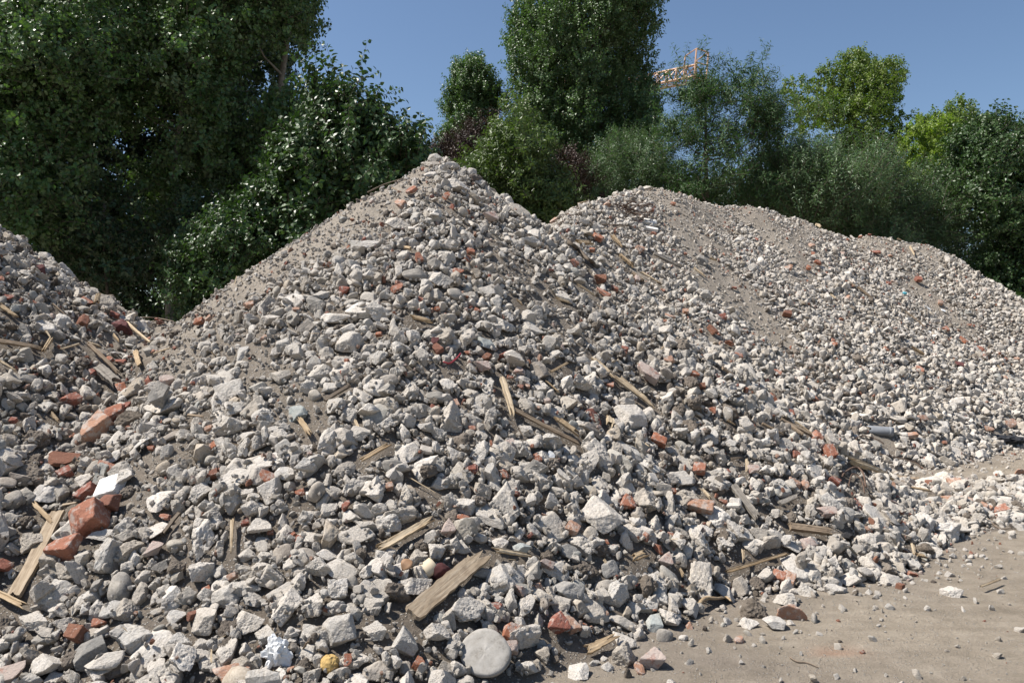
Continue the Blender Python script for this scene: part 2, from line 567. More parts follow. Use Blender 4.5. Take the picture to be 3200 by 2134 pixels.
def tube(pts, radii, n=6, cap=True):
    pts = [np.array(p, float) for p in pts]
    V, Fc = [], []
    for i, p in enumerate(pts):
        t = pts[min(i + 1, len(pts) - 1)] - pts[max(i - 1, 0)]
        t = t / (np.linalg.norm(t) + 1e-9)
        a = np.cross(t, (0, 0, 1.0) if abs(t[2]) < 0.9 else (1.0, 0, 0))
        a /= np.linalg.norm(a)
        b = np.cross(t, a)
        for k in range(n):
            an = 2 * math.pi * k / n
            V.append(p + radii[i] * (a * math.cos(an) + b * math.sin(an)))
    for i in range(len(pts) - 1):
        for k in range(n):
            Fc.append((i * n + k, i * n + (k + 1) % n, (i + 1) * n + (k + 1) % n, (i + 1) * n + k))
    if cap:
        Fc.append(tuple(range(n))[::-1])
        Fc.append(tuple(range((len(pts) - 1) * n, len(pts) * n)))
    return V, Fc


def join(parts):
    V, Fc = [], []
    for v, f in parts:
        o = len(V)
        V.extend(v)
        Fc.extend(tuple(i + o for i in q) for q in f)
    return V, Fc


_ICO = {}


def ico(sub):
    if sub not in _ICO:
        import bmesh
        bm = bmesh.new()
        bmesh.ops.create_icosphere(bm, subdivisions=sub, radius=1.0)
        V = np.array([v.co[:] for v in bm.verts])
        Fc = [tuple(v.index for v in f.verts) for f in bm.faces]
        bm.free()
        _ICO[sub] = (V / np.linalg.norm(V, axis=1)[:, None], Fc)
    return _ICO[sub]


def rock_mesh(name, seed, style, sub, mat):
    r = np.random.default_rng(seed)
    D, Fc = ico(sub)
    if style == 'concrete':
        N = r.normal(size=(r.integers(5, 9), 3)); P = r.uniform(22, 50); lo, hi = 0.48, 0.88
        an = np.array([1, r.uniform(.68, .95), r.uniform(.5, .8)]); n1, n2, n3 = .075, .065, .036
    elif style == 'angular':
        N = r.normal(size=(r.integers(5, 9), 3)); P = 40; lo, hi = 0.5, .92
        an = np.array([1, r.uniform(.6, .9), r.uniform(.42, .7)]); n1, n2, n3 = .045, .035, .018
    elif style == 'cobble':
        N = r.normal(size=(6, 3)); P = 3.5; lo, hi = 0.85, 1.0
        an = np.array([1, r.uniform(.7, .9), r.uniform(.45, .7)]); n1, n2, n3 = .05, .015, .004
    elif style == 'slab':
        N = r.normal(size=(7, 3)); N[:, 2] *= .25; P = 16; lo, hi = 0.7, 1.0
        an = np.array([1, r.uniform(.65, .9), r.uniform(.22, .34)]); n1, n2, n3 = .05, .03, .012
    elif style == 'clod':
        N = r.normal(size=(10, 3)); P = 5; lo, hi = 0.75, 1.0
        an = np.array([1, r.uniform(.75, .95), r.uniform(.6, .8)]); n1, n2, n3 = .14, .13, .08
    elif style == 'brick':
        N = r.normal(size=(r.integers(3, 6), 3)); P = 20; lo, hi = 0.48, 0.72
        an = np.array([1, 1, 1]); n1, n2, n3 = .05, .045, .02
    elif style == 'block':
        N = r.normal(size=(1, 3)); P = 40; lo, hi = 1.2, 1.3
        an = np.array([1, 1, 1]); n1, n2, n3 = .015, .012, .005
    N = N / np.linalg.norm(N, axis=1)[:, None]
    dist = r.uniform(lo, hi, len(N))
    if style in ('brick', 'block'):
        box = np.array([1.0, r.uniform(.58, .8), r.uniform(.42, .62)])
        ax = np.vstack([np.eye(3), -np.eye(3)])
        ad = np.concatenate([box, box]) * r.uniform(.92, 1.05, 6)
        dist = dist * 0.95
    else:
        q = r.normal(size=(3, 3)); q, _ = np.linalg.qr(q)
        ax = np.vstack([q, -q]); ad = np.full(6, 1.0) * r.uniform(.75, 1.0, 6)
    N = np.vstack([N, ax]); dist = np.concatenate([dist, ad])
    if style in ('brick', 'block'):      # spread the sphere's vertices over the box more evenly
        D = D * np.array([1, .75, .6]); D = D / np.linalg.norm(D, axis=1)[:, None]
    dots = np.clip(D @ N.T, 0, None) / dist
    R = (dots ** P).sum(1) ** (-1.0 / P)
    V = D * R[:, None] * an
    off = r.uniform(0, 30, 3)
    d = n1 * fbm3(V * 1.3 + off, 2) + n2 * fbm3(V * 3.2 + off, 3)
    hf = noise3(V * 8 + off)
    d = d + n3 * hf
    if style in ('concrete', 'clod'):
        pitn = noise3(V * 5.5 + off * 1.7)
        d = d - n3 * 2.2 * np.clip(pitn - 0.25, 0, 1)
    if sub >= 5 and style not in ('cobble', 'block'):
        rg = .5 if style in ('slab', 'brick', 'angular') else 1.0
        d = d + rg * (.016 * noise3(V * 15 + off) + .012 * noise3(V * 27 + off)) - rg * .05 * np.clip(noise3(V * 10 + off * 2) - .42, 0, 1)
    V = V + D * d[:, None]
    V = V / np.abs(V).max(0)[0]
    me = bpy.data.meshes.new(name)
    me.from_pydata([tuple(v) for v in V.tolist()], [], Fc)
    if style in ('cobble',):
        me.polygons.foreach_set('use_smooth', [True] * len(me.polygons))
    me.materials.append(mat)
    return me


def seq(name, styles, sub, mat, n, seed):
    return [rock_mesh(name, seed + k, styles[k % len(styles)], sub, mat) for k in range(n)]


HI = {
    'concrete': seq('concrete_chunk', ['concrete', 'angular', 'concrete'], 5, M['concrete'], 22, 100),
    'rock': seq('loose_stone', ['angular', 'cobble', 'angular'], 5, M['rock'], 9, 200),
    'slab': seq('concrete_slab', ['slab'], 5, M['concrete'], 6, 300),
    'clod': seq('earth_clod', ['clod'], 4, M['clod'], 5, 400),
    'brick': seq('brick_fragment', ['brick'], 5, M['brick_o'], 12, 500),
    'block': seq('plaster_block', ['block'], 4, M['white_stone'], 3, 600),
}


# ------------------------------------------------------------------ things placed one by one
# each row: x y of the photograph, width and height there, tilt, tone | own label | landmark name
BRICKS = """
203 1442 118 46 -4 b | long orange-brown brick half lying flat above the paler tile block | the long orange-brown brick
344 1470 72 44 -15 o | rounded orange brick piece beside the rough grey chunk over the white tile | -
208 1491 52 52 40 r | -
276 1547 78 46 25 r | red brick piece crossed by a white mortar line | the mortar-striped red brick
366 1570 84 62 -10 b | brown-orange brick lump under the white tile block | -
300 1622 108 92 22 o | biggest orange brick block with white mortar smear near the weathered board | the big orange brick block
227 1716 96 86 -8 o | rounded orange brick lump resting against the weathered board | the orange lump by the board
16 1767 60 46 -15 r | -
489 1718 76 40 38 p | slim pinkish brick piece lying tilted below the dark stick | the slim pink brick
524 1620 46 22 -5 o | -
838 1501 56 42 -20 o | bright orange brick corner among small grey gravel on the middle slope | the bright orange corner
845 1440 36 40 30 p | -
50 2112 108 56 12 p | wide pinkish brick chunk at the lowest corner of the heap | the wide pink brick
314 1952 46 30 -8 o | -
248 1982 78 62 -15 b | -
730 2112 130 66 8 t | broad concrete chunk with orange brick face at the bottom edge | the orange-faced concrete
850 1669 22 22 0 o | -
730 1807 36 20 20 t | -
770 1641 28 24 20 r | -
887 1920 42 32 10 o | -
1401 1648 56 56 10 p | squarish orange-pink brick above the maroon cloth | the squarish pink brick
1450 1632 50 34 5 o | flat orange brick shard touching the squarish one above the maroon cloth | -
942 1550 30 24 20 o | -
1083 1583 30 36 -60 r | -
1476 1473 34 34 35 r | -
1572 1489 36 30 -25 o | -
1670 1442 34 34 -20 b | -
1214 1529 34 30 15 t | -
923 1676 26 26 40 o | -
1782 1655 46 36 -25 t | -
1703 1765 50 34 -20 p | pale orange brick shard at the far end of the light lath | -
1623 1850 36 44 -50 p | -
1738 1945 88 60 5 r | large red brick chunk lying alone over brown earth near the heap foot | the large red chunk
1590 1971 54 72 80 o | upright orange brick half above its pinker twin beside the round slab | the upright orange brick
1590 2027 52 50 10 p | pinkish brick half touching the edge of the round slab | -
1545 1912 40 48 60 r | -
1307 2083 32 44 70 o | -
1957 1580 54 50 -20 o | cube-like orange brick next to the big beige boulder | the cube-like orange brick
2091 1538 36 22 10 o | -
2065 1465 24 24 50 o | -
2130 1489 36 20 -5 t | -
2182 1472 42 34 -15 o | -
2189 1582 84 48 -20 t | long tan brick-faced chunk between grey concrete pieces | the tan long chunk
2053 1716 26 40 -60 o | -
2079 1749 54 44 -15 p | -
2093 1676 24 20 10 o | -
2472 1515 42 34 -20 t | -
2507 1519 28 36 -50 t | -
2350 1472 44 28 8 p | -
2486 1423 36 22 8 r | -
2590 1417 40 58 100 o | tall orange brick slab leaning below the bundle of slats | the leaning orange brick
2575 1606 68 38 3 p | wide pink brick above the brown half-buried plank | the wide pink brick near the plank
2514 1700 52 42 20 p | -
2430 1805 44 34 -30 o | -
2458 1816 46 50 60 t | -
2472 1914 90 56 -20 t | tan sandstone-like block last in line at the foot of the heap | the tan end block
2040 2060 100 64 -4 p | whole pinkish brick chunk lying on the dirt at the heap foot | the pink brick on the dirt
1824 1957 22 22 0 o | -
2257 1575 28 16 5 o | -
2539 1369 44 34 -30 o | -
2773 1523 38 30 10 t | -
2898 1518 52 22 -12 d | dark red rectangular brick half lying in the low spill of rubble | the dark red half brick
2973 1515 52 46 -20 t | -
2957 1566 42 30 -15 t | -
3018 1566 42 30 -25 t | -
3066 1592 32 32 40 t | -
3122 1598 52 40 0 o | blocky salmon brick at the edge of the dirt in the low spill | the salmon block
3183 1475 28 20 -5 t | -
2808 1600 24 26 -30 o | -
2699 1654 32 20 5 t | -
2816 1640 20 18 0 o | -
2925 1677 32 10 -35 o | -
3151 1326 48 26 25 t | -
3087 1342 34 18 -5 t | -
2946 1385 16 14 0 o | -
2869 1310 48 24 15 t | -
2848 1361 42 24 5 t | -
2888 1441 18 22 60 r | -
2600 1505 34 34 -40 r | -
2787 1576 32 20 -20 p | -
3026 1531 34 26 0 o | -
1292 599 40 26 45 o | orange brick piece high on the flank close under the summit stones | the summit brick
1254 645 42 30 -45 t | -
1393 618 24 30 -50 o | -
1244 907 42 24 25 o | -
1080 917 30 34 40 r | -
923 976 30 18 10 t | -
779 963 34 26 15 t | -
1189 1051 24 20 0 o | -
626 1009 36 20 0 o | -
657 1001 18 22 40 t | -
504 1011 22 18 0 r | -
1531 681 62 36 -5 p | large flat dusty orange brick near the top of the tall heap | the dusty brick near the top
1605 664 26 26 -50 o | -
1305 810 26 34 -60 o | -
1468 790 36 18 -8 o | -
1430 856 38 20 -10 o | -
1491 982 24 16 0 o | -
1363 972 18 20 30 o | -
1862 745 38 26 -30 o | -
1850 785 20 20 0 o | -
1785 829 28 34 60 o | -
1732 685 30 20 30 t | -
1896 643 26 18 20 t | -
1877 879 44 42 -30 b | blocky brown-pink brick half with a pale sunlit face beside the curved dark branch | the blocky brown brick
1919 907 32 20 -15 o | -
1880 921 52 22 -35 o | -
1984 875 26 22 -20 p | -
1311 943 26 20 -30 r | -
1996 783 30 26 40 t | -
1540 649 16 12 0 o | -
2038 734 18 16 40 o | -
2141 795 12 10 0 o | -
2254 994 26 20 20 r | -
2222 1032 24 34 -60 b | -
2277 1076 30 20 -20 o | -
2164 1174 46 22 5 o | orange brick splinter in the grey rubble up from the broken lath | -
2025 1174 96 50 -30 p | largest dusty orange-pink brick block just up from the broken lath | the largest dusty pink block
2088 1132 30 32 30 t | -
1944 1101 28 26 50 r | -
2072 1009 20 14 0 o | -
2092 998 40 22 10 t | -
2138 977 24 22 0 t | -
2300 1116 30 24 0 o | -
2296 904 12 10 0 r | -
2101 640 18 10 0 o | -
2036 659 14 14 0 r | -
2201 1065 16 16 0 o | -
1619 1166 40 28 10 p | -
2740 791 30 14 3 r | rectangular red brick lying alone high on the far ridge | the red brick on the far ridge
2551 824 22 22 20 o | -
2522 839 18 14 0 o | -
2534 770 20 16 0 t | -
2645 753 20 10 0 o | -
2863 875 26 22 0 r | -
2771 889 18 16 0 r | -
2786 883 16 12 0 t | -
2932 948 18 16 0 t | -
2455 983 30 24 -10 b | -
2626 1000 16 12 0 o | -
2949 1030 28 22 -20 o | -
3060 1092 22 28 -50 r | -
3004 1063 18 28 -60 o | -
2760 1094 22 16 -20 o | -
2607 1080 16 16 0 o | -
2601 1067 14 14 0 o | -
2989 1143 30 24 -15 d | -
2423 1168 28 26 -30 o | -
2689 1159 16 16 0 d | -
2716 715 12 8 0 r | -
2687 696 14 10 0 o | -
2781 801 20 10 0 t | -
3138 1124 16 12 0 o | -
3177 1124 18 14 0 t | -
3027 1019 16 8 0 o | -
521 1199 52 36 35 p | orange-pink brick slab where the two heaps meet | the brick where the heaps meet
408 1274 26 24 0 r | -
844 1436 30 40 40 p | -
675 1402 30 32 -60 o | -
475 1407 26 18 0 o | -
505 1325 20 18 30 o | -
656 1348 30 16 10 t | -
668 1490 44 32 20 b | -
1583 1120 64 34 3 r | rectangular red brick with a white dusted top in the middle of the slope | the white-topped red brick
1508 1150 64 40 -15 p | pale mortar-coated brick half beside the white-topped red one | -
1523 1117 28 32 60 b | -
1368 1097 32 38 -50 b | -
1621 1167 38 24 -10 p | -
1414 1268 34 40 -70 t | -
1353 1283 28 22 -20 r | -
1705 1264 26 24 20 p | -
1472 1348 24 22 0 o | -
1604 1392 38 42 -50 p | -
1669 1440 32 34 -50 o | -
1475 1472 34 30 0 r | -
1571 1488 34 28 -30 t | -
1910 1210 26 24 -30 o | -
1650 1214 20 18 0 t | -
1625 1214 20 16 0 o | -
1942 1107 22 22 0 o | -
1360 1073 24 26 0 d | -
1594 1184 24 12 0 o | -
1931 1285 36 22 0 o | -
1460 1111 22 14 0 o | -
2060 1379 58 44 -25 o | orange brick block with a dusty brown side in the lower middle slope | the dusty-sided brick block
2297 1115 30 18 0 o | -
2186 1210 26 28 0 b | -
2194 1247 14 26 70 r | -
2220 1283 22 28 80 o | -
2098 1295 16 14 0 r | -
2465 1295 32 24 30 r | -
257 1010 46 40 -10 b | blocky orange-brown brick on the shaded side heap crest | the brick on the side heap
263 948 46 28 -12 o | -
379 1030 62 44 -25 d | -
353 990 42 22 -10 r | -
219 1256 44 58 70 r | smooth dark red brick face on the side heap | the smooth red brick face
402 1271 38 22 3 r | -
366 1298 62 44 22 o | -
321 1342 94 84 48 t | big mortar-coated brick block with an orange end on the side heap | the big mortar-coated block
391 1209 32 48 -60 o | -
290 1169 26 42 80 r | -
348 1129 32 22 -20 o | -
379 1137 42 20 -15 r | -
4 879 22 18 0 o | -
27 937 38 20 10 r | -
125 852 36 34 -50 d | -
491 986 14 12 0 r | -
321 990 22 18 0 o | -
96 1066 22 18 0 r | -
45 1320 24 18 0 r | -
469 1066 20 16 0 o | -
107 952 28 14 -20 o | -
509 1325 20 20 0 o | -
"""
# wood: x0 y0 x1 y1 width tone
WOOD = """
190 1622 51 1897 44 t | long thick weathered brown board with a broken end lying at the heap corner | the thick weathered board
100 1590 168 1655 14 y | short split batten sticking out above the thick weathered board | -
-20 1860 91 1917 18 y | thin yellowish batten poking in below the thick weathered board | -
569 1622 517 1687 13 d | dark splintered stick standing above the slim pink brick | the dark splintered stick
733 1640 729 1746 12 l | frayed straw-coloured stick standing upright among grey chunks | the frayed upright stick
208 1600 253 1587 8 t | -
1125 1463 1218 1404 13 y | short yellow split stick on the middle slope | the short yellow stick
1169 1746 1349 1641 25 l | split pale yellow stake tapering to a point above the wide front plank | the tapering stake
1525 1737 1665 1758 17 l | light lath lying level beside the top of the wide front plank | the light lath
1284 1938 1508 1746 56 t | wide grainy front plank with a splintered upper end | the wide front plank
1274 1510 1359 1561 4 l | -
1812 2065 1922 2008 34 y | short thick yellowed beam stub lying on the dirt at the foot | the beam stub
2259 1803 2453 1744 10 y | thin orange-brown slat sticking out over the lower edge of rubble | the thin orange slat
2280 1536 2362 1639 26 g | dark grey rotten beam lying steeply on the lower slope | the rotten grey beam
1960 1765 2009 1744 22 y | -
2107 1786 2125 1818 10 y | -
2458 1664 2596 1681 24 b | brown plank half buried near the black stone | the half-buried brown plank
2313 1726 2315 1770 9 l | -
2187 1540 2217 1573 8 l | -
2428 1587 2488 1562 16 g | -
2278 1447 2313 1442 8 d | -
2327 1449 2328 1491 8 l | -
1878 1762 1902 1800 7 l | -
2640 1454 2770 1507 24 l | split yellow log lying where the slope meets the dirt | the split yellow log
2632 1440 2700 1462 10 l | -
2803 1511 2878 1515 22 b | flat brown board in the low spill before the dark red half brick | the flat brown board
2811 1532 2902 1546 8 y | -
2619 1692 2672 1752 7 l | -
2433 1327 2545 1382 15 b | wide brown slat of a tangled bundle over the leaning orange brick | the tangled brown slat
2475 1330 2545 1378 7 l | -
2843 1713 2850 1753 9 l | -
2852 1750 2893 1758 12 y | -
3063 1854 3127 1828 6 l | thin pale stick lying alone on the sandy dirt | the lone stick on the dirt
1793 767 1845 769 16 y | -
1906 741 1943 780 14 y | -
1929 803 1977 843 10 y | -
1793 898 1856 942 7 l | -
1730 945 1783 962 10 l | -
1808 637 1841 606 8 b | -
1606 947 1628 965 7 y | -
1276 1001 1349 1020 13 y | frayed brown stick end beside the summit's lower slab | -
1261 791 1292 796 10 y | -
2038 801 2116 840 13 g | grey plank half sunk in the gravel below the far ridge | the sunken grey plank
2162 844 2201 874 7 l | -
1994 855 2067 898 7 l | -
2212 814 2236 822 6 y | -
1973 864 2006 891 11 b | -
2675 905 2722 943 8 b | dark brown stick lying on the far ridge slope | the far dark stick
2840 775 2856 804 6 l | -
2548 681 2560 708 13 l | -
2800 745 2813 726 6 l | -
2645 886 2668 902 7 b | -
2825 979 2886 1028 4 b | -
2591 924 2607 939 4 l | -
2840 1093 2882 1116 10 y | -
3110 1147 3131 1166 6 l | -
936 1323 975 1384 16 y | flat tan wood chip leaning near the blue-grey stone | the leaning wood chip
1020 1270 1097 1221 13 d | dark wet-looking stick crossing the slope above the blue-grey stone | the dark crossing stick
1108 1328 1124 1364 9 l | -
486 1121 543 1100 5 l | -
595 1314 646 1319 8 b | -
436 1110 448 1158 13 y | -
1562 1196 1597 1316 20 l | short upright split stake pointing down to the long dark lath | the upright split stake
1597 1295 1803 1404 15 b | long dark lath running down the middle of the slope | the long dark lath
1724 1319 1803 1378 18 y | thick yellowish splinter alongside the long dark lath | -
1845 1128 1915 1195 14 l | pale pointed half of the broken lath on the middle slope | -
1910 1188 2044 1293 24 l | broken pale lath with a dark underside on the middle slope | the broken lath
1894 1318 1895 1350 22 l | -
1694 1197 1740 1238 5 y | -
1711 1178 1767 1146 6 y | -
2249 1163 2299 1196 13 b | -
2262 1324 2290 1341 7 y | -
2442 1332 2502 1372 13 b | -
2373 1336 2440 1372 9 b | -
-20 960 51 1012 17 y | yellow splintered slat entering over the side heap | the yellow slat on the side heap
-20 1084 128 1108 17 b | long brown slat lying level across the side heap | the level brown slat
158 1073 129 1117 12 y | -
136 1044 157 1074 6 l | -
-10 1143 50 1179 8 l | -
263 1083 312 1098 7 l | -
181 1106 246 1090 5 l | -
150 1306 184 1340 15 y | -
290 970 300 926 16 y | upright wood stub against the grey slab on the side heap | the upright wood stub
277 1093 370 1184 13 b | -
310 1171 370 1222 30 g | thick dark grey wooden block sloping down the side heap | the dark sloping block
433 1110 447 1157 14 y | -
393 1021 469 1086 9 l | -
344 1056 367 1083 8 y | -
158 963 210 1012 5 b | -
"""
# other stones: kind x y w h tilt | label | landmark
STONES = """
white 358 1522 66 78 5 | white plaster tile block standing among orange bricks | the white tile block
dark 300 2030 82 112 80 | dark grey smooth angular stone standing near the bottom corner | the dark angular stone
concrete 405 1487 70 72 -20 | rough grey chunk over the white tile block | -
slab 1047 994 125 52 -12 | long flat brownish slab high on the slope | the long flat slab
slab 729 1214 98 58 8 | flat pitted concrete slab low on the gravelly flank | the pitted slab
rock 806 1214 52 44 10 | brown flat stone touching the pitted slab | -
rock 542 1365 56 32 28 | smooth olive-grey oval stone on the gravel between the heaps | the oval stone
blue 930 1293 64 46 -15 | blue-grey angular stone on the gravelly middle slope | the blue-grey stone
concrete 1180 1119 62 50 -10 | cream flat-topped concrete block above the middle slope | the cream flat block
cylinder 1812 1126 66 34 18 | pale sausage-shaped concrete piece above the broken lath | the sausage-shaped piece
rock 1678 1157 68 50 -10 | smooth brown five-sided stone beside the sausage-shaped piece | the five-sided stone
blue 1515 1074 70 42 -30 | dark blue-green split stone above the white-topped red brick | the blue-green split stone
rock 1360 1240 70 42 8 | brown flat stone with a rounded back in the middle slope | -
concrete 1861 1613 128 104 -5 | big beige boulder of concrete on the lower slope | the big beige boulder
slab 2120 1496 90 50 -20 | large smooth beige slab high on the lower slope | -
concrete 1003 1774 92 84 10 | -
concrete 1176 1774 88 74 -30 | -
concrete 1293 1831 114 66 20 | rough oblong chunk lying beside the wide front plank | the oblong chunk by the plank
concrete 1452 1905 120 86 10 | large triangular pale chunk under the wide front plank | the triangular chunk
concrete 1061 1966 104 76 15 | -
concrete 1181 1980 90 64 -15 | -
concrete 1356 1980 100 70 -5 | pitted chunk with round holes below the wide front plank | the pitted chunk
concrete 1265 1996 82 90 -60 | -
slabc 1768 1847 98 62 5 | light grey block with flat top and dark front over the brown earth | the flat-topped block
concrete 2332 1943 70 54 -15 | -
concrete 2428 1946 84 64 10 | white-grey rounded chunk last before the dirt beside the tan end block | the round end chunk
clod 2350 1902 84 66 -25 | dark brown clay-covered chunk near the foot | the clay-covered chunk
concrete 2517 1840 68 62 20 | -
concrete 2455 1870 52 58 40 | -
concrete 2152 1888 82 78 -60 | large beige squarish boulder low at the heap edge | the squarish boulder
blue 2039 1942 70 78 70 | grey wedge-shaped stone standing on end at the foot | the wedge stone
slab 1943 1948 106 44 -5 | -
concrete 1953 1999 96 62 -35 | -
concrete 1948 2043 76 78 60 | lumpy whitish chunk behind the pink brick on the dirt | -
concrete 1896 2083 44 40 10 | -
concrete 1803 2093 62 74 -60 | -
rock 2079 1982 60 56 30 | -
rock 2308 1832 58 50 -20 | -
concrete 2257 1847 84 50 -35 | -
rock 1887 1830 66 36 8 | smooth brown oval cobble beside the light grey flat block | the brown cobble
concrete 2609 1840 78 42 -4 | flat-topped chunk lying by itself on the dirt nearest the heap | the flat lone chunk
concrete 2776 1811 74 42 -5 | second lone chunk on the dirt beneath the low spill | the second lone chunk
concrete 2976 1848 70 50 -25 | marbled grey chunk alone far out on the sandy dirt | the marbled chunk
concrete 2965 1794 36 26 5 | small pale knob of concrete alone on the sandy dirt | -
concrete 3178 1643 62 42 0 | -
black 2638 1675 60 42 20 | blackened stone beside a large pale chunk near the dirt | the black stone
concrete 2694 1691 76 66 30 | large pale chunk touching the blackened stone | -
clod 415 1311 84 62 15 | dark clod of earth behind the big mortar-coated block | the dark clod
slab 321 952 62 60 -45 | grey slab leaning on the crest of the side heap | the leaning grey slab
white 2034 717 42 17 -5 | white plaster bar lying high on the second heap | the white plaster bar
white 2030 697 42 22 -3 | white plaster block above the white plaster bar | -
tilew 1827 1191 34 18 -40 | white glazed tile shard above the long dark lath | the glazed shard
tilew 1721 1421 30 26 -30 | small bright white tile corner below the long dark lath | the bright tile corner
tilew 2894 960 26 12 -22 | white flake shining on the far slope | the white flake
tilew 2947 971 18 10 -10 | -
tilew 2907 1038 16 8 -50 | -
rock 1124 783 40 32 0 | -
concrete 655 1940 96 92 20 | rounded grey boulder in the lower rubble | the rounded grey boulder
concrete 430 1975 150 90 -8 | broad pale flat boulder low in the heap corner | the broad pale boulder
concrete 575 2010 100 84 20 | -
concrete 150 2080 110 90 30 | -
concrete 790 1945 110 78 -25 | pointed whitish boulder with brown patches low in the heap | the pointed boulder
clod 385 2080 130 64 15 | -
clod 230 2050 70 90 60 | -
concrete 118 1945 112 62 -15 | -
rock 60 1500 70 44 0 | -
concrete 46 1420 62 40 5 | -
clod 100 1480 84 66 0 | -
concrete 268 1500 94 52 12 | -
rock 15 1510 84 50 0 | -
concrete 212 1710 70 50 10 | -
concrete 105 1690 92 66 20 | -
concrete 405 1718 72 58 -10 | -
concrete 320 1725 50 64 60 | -
concrete 330 1670 110 40 -5 | -
clod 560 1778 66 60 0 | -
rock 552 1800 48 56 70 | -
concrete 640 1785 70 62 20 | -
concrete 645 1860 60 56 30 | -
concrete 1120 1360 70 46 10 | -
slab 1519 913 58 34 -8 | flat bluish slab below the dusty brick near the top | -
concrete 1660 757 96 44 12 | big pale chunk in the notch between the two heaps | the notch chunk
concrete 1667 735 60 44 -30 | -
concrete 1376 880 72 56 -20 | large white chunk on the upper face of the tall heap | the large white chunk
rock 1293 858 78 44 8 | wide brown-grey stone beside the large white chunk | -
concrete 1358 494 30 34 50 | topmost pale chunk standing on the very tip of the tall heap | the topmost chunk
concrete 1375 500 16 26 80 | -
concrete 1395 503 28 26 0 | rounded brown-grey chunk perched beside the topmost one | -
concrete 1348 516 56 24 -10 | -
concrete 1408 518 48 24 10 | -
concrete 1375 540 40 24 10 | -
concrete 1350 548 46 24 15 | -
concrete 1395 552 44 26 0 | -
concrete 1420 580 90 46 -5 | -
concrete 1500 575 34 26 10 | -
concrete 1530 580 42 32 0 | -
slab 1620 668 80 42 -35 | slanting flat slab on the shoulder by the notch between heaps | the shoulder slab
concrete 1540 610 52 30 -10 | -
concrete 1480 650 56 28 -10 | -
rock 1446 665 36 34 0 | -
rock 2190 815 40 28 10 | -
clod 2630 1300 60 30 0 | -
concrete 2990 1300 50 34 10 | -
rock 3055 1305 60 30 5 | flat dark stone low on the far slope | -
concrete 2020 565 50 20 8 | -
concrete 1240 705 74 50 -20 | -
concrete 1150 770 80 36 10 | -
concrete 1150 930 66 32 -20 | -
concrete 1010 925 60 32 5 | -
concrete 840 1005 78 44 25 | -
concrete 880 1180 66 52 10 | -
concrete 960 1210 50 52 30 | -
concrete 1060 1130 70 44 0 | -
slabc 1500 1790 60 30 0 | -
slabc 1775 1725 66 42 -18 | smooth grey slab end beside the big beige boulder's lower side | the smooth slab end
slabc 1900 1770 56 74 70 | grey rectangular block standing on end above the flat-topped block | -
concrete 1560 1700 56 40 0 | -
blue 1620 1710 70 50 15 | -
"""
NAMES = {'concrete': ('concrete_chunk', 'concrete chunk'), 'slab': ('concrete_slab', 'concrete slab'), 'slabc': ('concrete_slab', 'concrete slab'), 'rock': ('loose_stone', 'stone'),
         'clod': ('earth_clod', 'earth clod'), 'blue': ('loose_stone', 'stone'), 'dark': ('loose_stone', 'stone'), 'black': ('loose_stone', 'stone'),
         'white': ('plaster_block', 'plaster'), 'tilew': ('tile_shard', 'tile'), 'cylinder': ('concrete_chunk', 'concrete chunk')}
BRICK_TONE = {'o': 'brick_o', 'r': 'brick_r', 'b': 'brick_b', 'p': 'brick_p', 'd': 'brick_d', 't': 'brick_t'}
TONE_WORD = {'o': 'orange', 'r': 'red', 'b': 'brown', 'p': 'dusty pink', 'd': 'dark red', 't': 'pale orange'}


def rows(s):
    for ln in s.strip().splitlines():
        a, lab, lm = ([q.strip() for q in ln.split('|')] + ['-'])[:3]
        yield a.split(), (None if lab == '-' else lab), (None if lm == '-' else lm)


THINGS = []        # dicts: o, px, py, size, desc words, label or None
LANDMARKS = []


def note(o, px, py, size, desc, label=None, lm=None):
    o['kind'] = 'thing'
    THINGS.append(dict(o=o, px=px, py=py, size=size, desc=desc, label=label, lm=lm))
    if lm:
        LANDMARKS.append((px, py, lm, o))


# occupancy and surface rasters for the scatter
CS = 0.02
X0, X1, Y0, Y1 = -8.0, 14.0, 2.9, 20.6
NX, NY = int((X1 - X0) / CS), int((Y1 - Y0) / CS)
gx = X0 + (np.arange(NX) + .5) * CS
gy = Y0 + (np.arange(NY) + .5) * CS
GX, GY = np.meshgrid(gx, gy, indexing='ij')
HM = top(GX, GY).astype(np.float32)
OCC = np.zeros((NX, NY), bool)
HEAPZ = height(GX, GY).astype(np.float32)
PX = (1600 + GX / GY * F).astype(np.float32)
PY = (1067 - (HM - CAM_H) / GY * F).astype(np.float32)


def disc(x, y, r, arr_fn):
    i0, i1 = int((x - r - X0) / CS), int((x + r - X0) / CS) + 1
    j0, j1 = int((y - r - Y0) / CS), int((y + r - Y0) / CS) + 1
    i0, j0 = max(i0, 0), max(j0, 0)
    i1, j1 = min(i1, NX), min(j1, NY)
    if i1 <= i0 or j1 <= j0:
        return
    d2 = ((gx[i0:i1, None] - x) ** 2 + (gy[None, j0:j1] - y) ** 2) / (r * r)
    arr_fn((slice(i0, i1), slice(j0, j1)), d2)


def occupy(x, y, r):
    def f(s, d2):
        OCC[s] |= d2 < 1
    disc(x, y, r, f)


def raise_surface(x, y, r, zc, rz):
    def f(s, d2):
        HM[s] = np.maximum(HM[s], np.where(d2 < 1, zc + rz * np.sqrt(np.clip(1 - d2, 0, 1)), -9))
    disc(x, y, r, f)


